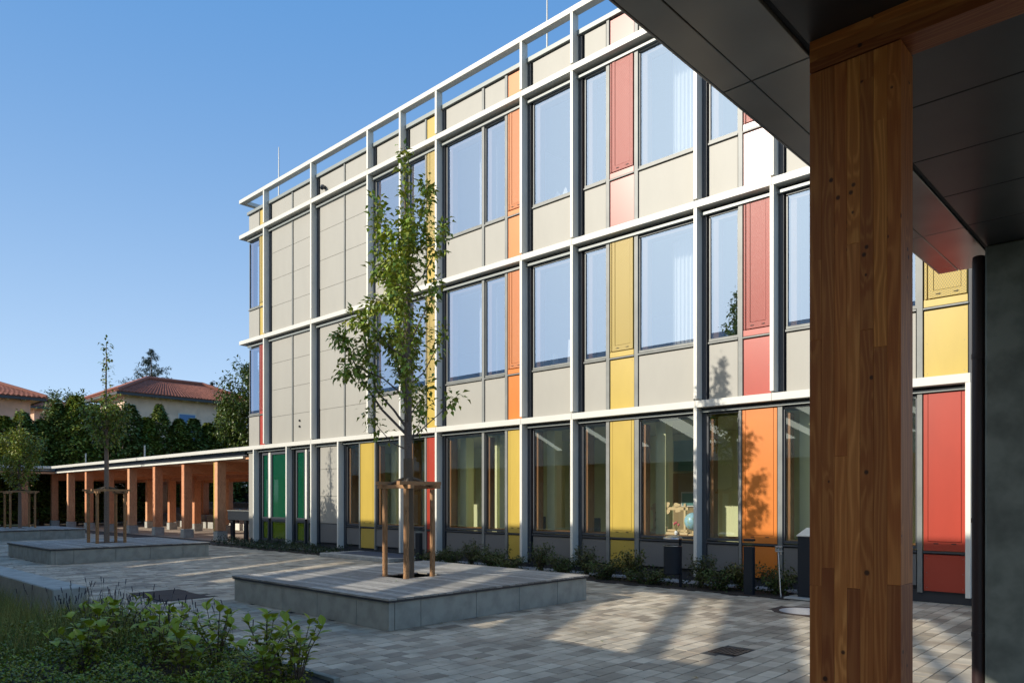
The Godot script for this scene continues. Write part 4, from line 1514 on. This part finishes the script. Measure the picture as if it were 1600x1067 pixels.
func planting():
	main_tree()
	var g2 = Color(0.16, 0.205, 0.04)
	young_tree(V(-20.95, 0.3, 6.78), 5.3, 2.45, 0.56, 26, 0.10, g2, "slim tree with a thin top shoot on the middle platform", 0.72)
	young_tree(V(-34.6, 0.3, 8.0), 4.7, 1.5, 0.76, 44, 0.11, Color(0.22, 0.25, 0.04), "rounder young tree on the farthest platform at the left", 0.92)
	# hedge of upright trees, each its own
	var protos = []
	for i in 4:
		protos.append(hedge_tree(7.0 + 0.35 * i, 1.7, 7500, 0.19, [Color(0.155, 0.19, 0.035), Color(0.12, 0.16, 0.04), Color(0.195, 0.225, 0.035), Color(0.14, 0.18, 0.04)][i]))
	var names = ["first", "second", "third", "fourth", "fifth", "sixth", "seventh", "eighth", "ninth", "tenth", "eleventh", "twelfth", "thirteenth", "fourteenth", "fifteenth", "sixteenth", "seventeenth", "eighteenth"]
	var v = 8.4
	for i in 18:
		var t = protos[i % 4].duplicate()
		put(t, "hedge_tree", self)
		t.position = V(-48.6 + rng.randf_range(-0.4, 0.4), 0, v)
		t.rotation.y = rng.randf() * TAU
		var sc = lerpf(0.80, 0.97, clampf(i / 6.0, 0, 1)) * rng.randf_range(0.86, 1.06)
		t.scale = Vector3(rng.randf_range(1.05, 1.3), sc, rng.randf_range(1.05, 1.3))
		tag(t, "upright dark green hedge tree, %s from the left of the hedge row" % names[i], "tree", "trees of the tall hedge")
		v += rng.randf_range(0.85, 1.15)
	var bn = ["first", "second", "third", "fourth", "fifth", "sixth", "seventh"]
	for i in 7:
		var t = protos[i % 4].duplicate()
		put(t, "garden_bush", self)
		t.position = V(-47.0 + i * 3.3, 0, 26.0 + rng.randf_range(-0.4, 0.4))
		t.rotation.y = rng.randf() * TAU
		t.scale = Vector3(0.95, 0.52, 0.95)
		tag(t, "broad green bush beyond the garden fence, %s from the left under the walkway roof" % bn[i], "bush", "bushes behind the garden fence")
	for p in protos: p.free()
	conifer(V(-83.3, 0, 31.4), 17.7, 6.6, "tall dark spruce rising behind the peach house roof")
	conifer(V(-88.3, 0, 40.5), 16.0, 3.0, "small dark conifer top behind the right end of the house roof")
	broad_tree(V(-41.6, 0, 22.4), 10.8, 2.9, 125, 0.2, Color(0.075, 0.105, 0.02), "loose green broadleaf tree close to the school corner")
	broad_tree(V(-63.0, 0, 17.6), 11.0, 2.4, 80, 0.22, Color(0.10, 0.14, 0.04), "pale green bushy tree between the two houses")
	# facade bed
	var sh = []
	for q in [[44, 0.34, 0.30, 0.038], [36, 0.42, 0.24, 0.042], [30, 0.48, 0.22, 0.038], [50, 0.26, 0.36, 0.038]]:
		sh.append(bed_shrub(q[0], q[1], q[2], q[3], [Color(0.055, 0.08, 0.022), Color(0.085, 0.095, 0.025), Color(0.06, 0.075, 0.025)][sh.size() % 3]))
	var spots = [[-13.2, 11.3, 3], [-12.6, 11.35, 0], [-11.9, 11.3, 2], [-11.3, 11.35, 0], [-10.7, 11.3, 3], [-9.95, 11.4, 2], [-9.3, 11.3, 0], [-8.75, 11.35, 2], [-8.2, 11.2, 0], [-7.7, 11.3, 1], [-7.2, 11.15, 3], [-6.25, 11.3, 2], [-5.85, 11.15, 0], [-5.55, 11.4, 1], [-4.95, 11.35, 0]]
	var near = ["left of the middle windows", "under the middle windows", "under the first wide window", "beside the left fin of the middle bay", "under the yellow strip of the middle bay", "under the single wide window", "right of the single wide window", "left of the broad yellow strip", "under the broad yellow strip", "right of the broad yellow strip", "left of the litter bin", "right of the litter bin", "between litter bin and bollard", "behind the bollard light", "between bollard and service cabinet"]
	for i in spots.size():
		var q = spots[i]
		var t = sh[q[2]].duplicate()
		put(t, "bed_shrub", self)
		t.position = V(q[0], 0.01, q[1])
		t.rotation.y = rng.randf() * TAU
		t.scale = Vector3(1.35, rng.randf_range(1.05, 1.4), 1.35)
		tag(t, "low dark shrub in the facade bed " + near[i], "shrub", "shrubs along the facade")
	for p in sh: p.free()
	# low ground cover left of the door step and through the bed
	var gc = MB.new()
	gc.use_col = true
	for i in 5200:
		var left = i < 3900
		var p = V(rng.randf_range(-24.0, -17.3) if left else rng.randf_range(-14.0, -3.6), 0.0, rng.randf_range(10.9, 11.9) if left else rng.randf_range(10.95, 11.5))
		if not left and rng.randf() < 0.5: continue
		var hh = (0.30 if left else 0.14) * (0.6 + 0.5 * sin(p.x * 2.3) * sin(p.z * 5.0 + p.x))
		gc.col = leaf_col(Color(0.035, 0.055, 0.02), 0.4)
		leaf(gc, p + Vector3(0, hh * rng.randf(), 0), (rdir() + Vector3(0, 0.6, 0)).normalized(), (Vector3.UP + rdir() * 0.5).normalized(), 0.06, 0.035)
	kind(obj("ground_cover", gc, M.leaf_dim, self), "stuff")
	# foreground bed
	for i in 5:
		var lb = MB.new()
		lb.use_col = true
		lb.col = [Color(0.29, 0.34, 0.03), Color(0.34, 0.38, 0.035), Color(0.23, 0.28, 0.03), Color(0.38, 0.42, 0.05), Color(0.29, 0.345, 0.035)][i]
		big_leaf_shape(lb, 0.104, 0.060 + 0.004 * i, 0.12 + 0.1 * i)
		big_leaf.append(lb.mesh())
	var fan = func(n):
		var out = []
		for i in n:
			var a = TAU * i / n + rng.randf()
			var r = rng.randf_range(0.35, 1.0)
			out.append([cos(a) * r, rng.randf_range(0.65, 1.0), sin(a) * r])
		return out
	front_shrub(V(-8.15, 0.03, 2.75), fan.call(8), 0.46, 0.34, "leafy shrub at the far left of the foreground bed, next to the lavender")
	front_shrub(V(-7.6, 0.03, 2.35), fan.call(8), 0.46, 0.36, "broad leafy shrub low at the left of the foreground bed")
	front_shrub(V(-7.05, 0.03, 2.1), fan.call(8), 0.44, 0.34, "leafy shrub at the bottom edge left of the middle of the bed")
	front_shrub(V(-7.1, 0.03, 2.85), fan.call(7), 0.46, 0.3, "leafy shrub with an upright pair of shoots left of the bed centre")
	front_shrub(V(-6.7, 0.03, 2.6), fan.call(9), 0.52, 0.32, "dense leafy shrub in the middle of the foreground bed")
	front_shrub(V(-6.35, 0.03, 2.95), fan.call(8), 0.56, 0.26, "tallest leafy shrub, just right of the bed centre")
	front_shrub(V(-6.05, 0.03, 2.55), fan.call(8), 0.44, 0.3, "low leafy shrub at the bottom edge beside the sword leaves")
	front_shrub(V(-5.85, 0.03, 3.15), fan.call(7), 0.5, 0.22, "narrow leafy shrub left of the sword leaves")
	front_shrub(V(-5.36, 0.03, 3.16), fan.call(8), 0.52, 0.24, "rightmost leafy shrub at the corner of the bed")
	front_shrub(V(-5.5, 0.03, 2.95), fan.call(7), 0.36, 0.26, "short leafy shrub below the rightmost one")
	# small leaved filler
	var fl = MB.new()
	fl.use_col = true
	for i in 17000:
		var p = V(rng.randf_range(-9.6, -5.2), 0.03, rng.randf_range(1.2, 3.25))
		var hh = 0.27 * (0.55 + 0.5 * sin(p.x * 5.0) * sin(p.z * 6.0 + 1.0))
		fl.col = leaf_col(Color(0.21, 0.25, 0.03), 0.45)
		leaf(fl, p + Vector3(0, hh * rng.randf(), 0), (rdir() + Vector3(0, 0.5, 0)).normalized(), (Vector3.UP + rdir() * 0.5).normalized(), 0.034, 0.022)
	kind(obj("bed_foliage", fl, M.leaf_dim, self), "stuff")
	# lavender and grasses on the left
	var lv = MB.new()
	lv.use_col = true
	for i in 16000:
		var p = V(rng.randf_range(-14.5, -7.6), 0.03, rng.randf_range(1.3, 3.2))
		if p.x < -9.9 and -p.z > 2.55: continue
		if p.x > -9.0 and rng.randf() < 0.5: continue
		var l = rng.randf_range(0.16, 0.42)
		var d = (Vector3(rng.randf_range(-0.5, 0.5), 1.0, rng.randf_range(-0.5, 0.5))).normalized()
		lv.col = leaf_col(Color(0.28, 0.29, 0.09), 0.4)
		var sd = d.cross(rdir()).normalized() * 0.004
		lv.tri(p - sd, p + d * l, p + sd)
	for i in 140:
		var p = V(rng.randf_range(-10.0, -6.3), 0.05, rng.randf_range(2.3, 3.3))
		var l = rng.randf_range(0.3, 0.48)
		var d = (Vector3(rng.randf_range(-0.35, 0.35), 1.0, rng.randf_range(-0.35, 0.35))).normalized()
		lv.col = Color(0.06, 0.08, 0.04)
		lv.tube([p, p + d * l], [0.0016, 0.0012], 4, false)
		for k in 5:
			lv.col = Color(0.05, 0.042, 0.07)
			var q = p + d * (l + k * 0.012)
			lv.tube([q, q + d * 0.01], [0.006, 0.003], 5, false)
	kind(obj("lavender", lv, M.leaf_dim, self), "stuff")
	var fallen = MB.new()
	fallen.use_col = true
	for i in 46:
		var p = V(rng.randf_range(-14, -2), 0.006, rng.randf_range(3.6, 10.7))
		if blocked(-14, 0): p.y = 0.006
		if p.x > -10.5 and p.x < -6.8 and -p.z > 5.2 and -p.z < 8.8: p.y = 0.378
		fallen.col = [Color(0.16, 0.13, 0.03), Color(0.11, 0.07, 0.03), Color(0.10, 0.15, 0.03)][i % 3]
		var a = rng.randf() * TAU
		leaf(fallen, p, Vector3(cos(a), 0.15, sin(a)), Vector3.UP, rng.randf_range(0.04, 0.08), 0.035, 0.1)
	kind(obj("fallen_leaves", fallen, M.leaf_dim, self), "stuff")
	# sword leaves
	var ir = thing("iris_clump", "clump of upright sword shaped leaves near the right end of the bed", "plant", V(-5.6, 0.03, 3.2))
	for i in 7:
		var b = MB.new()
		b.use_col = true
		b.col = Color(0.06, 0.11, 0.03)
		var a = rng.randf() * TAU
		var d = Vector3(cos(a) * 0.3, 1, sin(a) * 0.3).normalized()
		var sd = Vector3(-sin(a), 0, cos(a)) * 0.014
		var p = Vector3(cos(a), 0, sin(a)) * 0.03
		var l = rng.randf_range(0.28, 0.42)
		b.quad(p - sd, p - sd * 0.9 + d * l * 0.6, p + sd * 0.9 + d * l * 0.6, p + sd)
		b.tri(p - sd * 0.9 + d * l * 0.6, p + d * l + Vector3(cos(a), 0, sin(a)) * 0.03, p + sd * 0.9 + d * l * 0.6)
		obj("blade", b, M.leaf, ir)

func big_leaf_shape(b, l, w, curl):
	# an oval blade along -z, folded at the midrib, 16 triangles
	var n = 4
	var prof = [0.0, 0.72, 1.0, 0.72, 0.0]
	for i in n:
		var z0 = -l * i / n
		var z1 = -l * (i + 1) / n
		var y0 = -curl * l * pow(float(i) / n, 2)
		var y1 = -curl * l * pow(float(i + 1) / n, 2)
		for s in [-1.0, 1.0]:
			var a = Vector3(0, y0, z0)
			var c = Vector3(0, y1, z1)
			var e0 = Vector3(s * w * 0.5 * prof[i], y0 + 0.14 * w * prof[i], z0)
			var e1 = Vector3(s * w * 0.5 * prof[i + 1], y1 + 0.14 * w * prof[i + 1], z1)
			if s < 0: b.quad(a, e0, e1, c)
			else: b.quad(a, c, e1, e0)

# ------------------------------------------------------------------ things behind the glass
func chair(x, v, turn, label):
	var s = thing("classroom_chair", label, "chair", V(x, 0.09, v), "chairs behind the ground floor windows")
	s.rotation.y = turn
	bx("seat", M.cloth, s, -0.2, 0.2, 0.42, 0.45, -0.2, 0.2, 0.01)
	bx("backrest", M.cloth, s, -0.2, 0.2, 0.62, 0.98, 0.17, 0.2, 0.01)
	for a in [-0.18, 0.18]:
		for c in [-0.18, 0.18]:
			var b = MB.new()
			b.tube([Vector3(a, 0, -c), Vector3(a, 0.42 if c < 0 else 0.8, -c)], [0.012, 0.012], 6)
			obj("leg", b, M.steel, s)

func pot(called, x, y, v, r, h, label, m):
	var s = thing(called, label, "flower pot", V(x, y, v))
	var b = MB.new()
	b.lathe(Vector3.ZERO, [Vector2(0, 0), Vector2(r * 0.75, 0), Vector2(r, h), Vector2(r * 0.9, h), Vector2(0, h * 0.9)], 16)
	obj("pot", b, m, s)
	var lf = MB.new()
	lf.use_col = true
	for i in 40:
		lf.col = leaf_col(Color(0.06, 0.12, 0.03))
		var d = (rdir() + Vector3(0, 1.0, 0)).normalized()
		leaf(lf, Vector3(0, h, 0) + d * rng.randf() * 0.08, d, Vector3.UP, 0.07, 0.025)
	obj("leaves", lf, M.leaf, s)
	return s

func interiors():
	# window boards to stand things on
	var s = thing("window_board", "pale timber window board inside the ground floor windows", "window board")
	bx("board", M.wood_in, s, -17.8, -2.5, 0.78, 0.82, 12.43, 12.62)
	# display frame with jigsaw edge
	s = thing("display_frame", "pale wooden display frame with jigsaw shaped edges on the window board", "picture frame", V(-7.62, 0.82, 12.52))
	bx("rail", M.pale_wood, s, -0.40, 0.40, 0.06, 0.10, -0.02, 0.02, 0.004)
	bx("rail", M.pale_wood, s, -0.42, 0.42, 0.47, 0.53, -0.02, 0.02, 0.004)
	for x in [-0.36, 0.32]:
		bx("stile", M.pale_wood, s, x, x + 0.045, 0.0, 0.60, -0.02, 0.02, 0.004)
	bx("foot", M.pale_wood, s, -0.42, 0.42, 0.0, 0.05, -0.05, 0.05, 0.004)
	for q in [[-0.29, 0.53, 0.16, 0.07], [-0.03, 0.53, 0.12, 0.10], [0.18, 0.53, 0.14, 0.08], [-0.29, 0.43, 0.15, 0.05], [-0.02, 0.40, 0.11, 0.08], [0.2, 0.43, 0.12, 0.05], [-0.30, 0.3, 0.05, 0.1], [-0.30, 0.14, 0.06, 0.1], [-0.12, 0.10, 0.2, 0.06]]:
		var b = MB.new()
		var poly = []
		for k in 14:
			var a = TAU * k / 14
			var rr = 1.0 + 0.18 * sin(a * 3.0 + q[0] * 9.0)
			poly.append(Vector2(q[0] + cos(a) * q[2] * 0.5 * rr, q[1] + q[3] * 0.5 + sin(a) * q[3] * 0.5 * rr))
		b.slab(poly, Vector3(0, 0, 0.022), Vector3(1, 0, 0), Vector3(0, 1, 0), Vector3(0, 0, 1), 0.012)
		obj("puzzle_piece", b, M.pale_wood, s)
	# globe
	s = thing("globe", "pale blue desk globe beside the wooden display frame", "globe", V(-7.12, 0.82, 12.55))
	var b = MB.new()
	var prof = []
	for i in 17:
		var a = -PI / 2 + PI * i / 16
		prof.append(Vector2(maxf(0.0, cos(a) * 0.17), 0.26 + sin(a) * 0.17))
	b.lathe(Vector3.ZERO, prof, 28)
	obj("ball", b, textured(mat(0.35, 0.6, 0.68, 0.35), globe_map(), 2.2, false), s)
	b = MB.new()
	b.lathe(Vector3.ZERO, [Vector2(0.1, 0.0), Vector2(0.09, 0.02), Vector2(0.02, 0.03), Vector2(0.02, 0.1)], 20)
	obj("stand", b, M.pale_wood, s)
	# tulips
	s = thing("tulip_vase", "white vase with pink tulips on the window board", "vase", V(-7.42, 0.82, 12.44))
	b = MB.new()
	b.lathe(Vector3.ZERO, [Vector2(0.0, 0.0), Vector2(0.03, 0.0), Vector2(0.04, 0.04), Vector2(0.025, 0.08)], 14)
	obj("vase", b, M.paper, s)
	for q in [[-0.04, 0.19], [0.05, 0.17], [0.0, 0.21]]:
		b = MB.new()
		b.tube([Vector3(0, 0.07, 0), Vector3(q[0], q[1], 0)], [0.004, 0.004], 5)
		obj("stem", b, mat(0.05, 0.12, 0.03), s)
		b = MB.new()
		b.lathe(Vector3(q[0], q[1], 0), [Vector2(0.0, -0.005), Vector2(0.02, 0.01), Vector2(0.022, 0.03), Vector2(0.008, 0.05)], 10)
		obj("bloom", b, mat(0.6, 0.12, 0.15, 0.6), s)
	chair(-13.2, 13.6, 0.4, "dark chair behind the left window of the middle bay")
	chair(-12.3, 13.9, -0.5, "dark chair behind the narrow window of the middle bay")
	chair(-10.2, 13.5, 0.8, "dark chair behind the single wide ground floor window")
	chair(-9.3, 13.4, 0.2, "dark chair left of the broad yellow strip")
	chair(-9.9, 14.6, 2.2, "dark chair farther back behind the narrow window left of the yellow strip")
	pot("flower_pot", -14.45, 0.82, 12.5, 0.05, 0.11, "white flower pot with leaves behind the window left of the red strip", M.paper)
	pot("flower_pot", -12.45, 0.82, 12.5, 0.04, 0.08, "small white pot behind the left window of the middle bay", M.paper)
	pot("flower_pot", -11.75, 0.82, 12.5, 0.035, 0.07, "small pot behind the narrow window of the middle bay", M.paper)
	pot("flower_pot", -8.85, 0.82, 12.5, 0.035, 0.07, "small white pot left of the broad yellow strip", M.paper)
	# cushions near the door step
	s = thing("cushion_stack", "pile of pale teal cushions behind the leftmost ground floor window", "cushions", V(-17.28, 0.82, 12.7))
	for i in 3:
		bx("cushion", mat(0.35, 0.6, 0.52, 0.8), s, -0.14 + i * 0.02, 0.14, i * 0.13, i * 0.13 + 0.125, -0.14, 0.14, 0.04)
	s = thing("red_cushion", "crimson cushion beside the teal pile behind the glass", "cushion", V(-17.58, 0.82, 12.75))
	bx("cushion", mat(0.45, 0.02, 0.05, 0.8), s, -0.1, 0.12, 0.0, 0.38, -0.06, 0.06, 0.05)
	# wall plate in the classroom
	s = thing("door_sign", "small framed sign on the classroom door behind the display frame", "sign", V(-8.65, 1.5, 15.1))
	bx("frame", M.room, s, -0.22, 0.22, -0.17, 0.17, -0.02, 0.015)
	bx("sheet", M.teal, s, -0.19, 0.19, -0.14, 0.14, -0.025, -0.021)
	# paper things in the upper windows
	for q in [[-9.95, 4.42, 0.42, 0.55, "large white sheet leaning in the first floor wide window", "paper sheet"], [-12.40, 7.93, 0.22, 0.32, "pale blue white card at the bottom of the left top floor window", "card"], [-9.05, 7.95, 0.2, 0.24, "light blue folder at the bottom of the narrow top floor window", "folder"], [-11.98, 4.43, 0.16, 0.3, "pale pink card at the bottom of the narrow first floor window", "card"], [-8.82, 4.43, 0.1, 0.14, "small white card at the bottom of the narrow window left of the yellow strip", "card"]]:
		s = thing("window_card", q[4], q[5], V(q[0], q[1], 12.52))
		b = MB.new()
		b.slab([Vector2(-q[2] / 2, 0), Vector2(q[2] / 2, 0), Vector2(q[2] / 2, q[3]), Vector2(-q[2] / 2, q[3])], Vector3(0, 0, 0), Vector3(1, 0, 0), Vector3(0, 1, -0.08), Vector3(0, 0, 1), 0.006)
		obj("sheet", b, mat(0.75, 0.5, 0.6, 0.8) if "pink" in q[4] else mat(0.35, 0.62, 0.8, 0.8) if "folder" in q[4] else M.paper, s)
	for q in [[-10.42, 0.30, "left"], [-10.2, 0.34, "right"]]:
		s = thing("paper_leaf", "white leaf shaped paper cutout, %s one in the top floor wide window" % q[2], "paper cutout", V(q[0], 7.93, 12.47), "paper leaves in the top floor window")
		b = MB.new()
		var poly = []
		for k in 16:
			var a = TAU * k / 16
			poly.append(Vector2(cos(a) * 0.08 * (1.0 - 0.4 * sin(a)), 0.16 + sin(a) * q[1] * 0.5))
		b.slab(poly, Vector3.ZERO, Vector3(1, 0, 0), Vector3(0.1, 1, 0), Vector3(0, 0, 1), 0.004)
		obj("sheet", b, M.paper, s)
	s = thing("book", "teal book standing at the left of the first floor wide window", "book", V(-10.5, 4.43, 12.5))
	bx("cover", mat(0.08, 0.25, 0.24), s, -0.03, 0.01, 0.0, 0.26, -0.09, 0.09, 0.003)
	bx("pages", M.paper, s, 0.012, 0.03, 0.005, 0.255, -0.085, 0.085)

func globe_map():
	var f = FastNoiseLite.new()
	f.seed = 3
	f.frequency = 0.03
	var im = Image.create(128, 128, false, Image.FORMAT_RGB8)
	for y in 128:
		for x in 128:
			im.set_pixel(x, y, Color(0.95, 0.9, 0.7) if f.get_noise_2d(x, y) > 0.22 else Color(0.93, 0.97, 1.0))
	return ImageTexture.create_from_image(im)
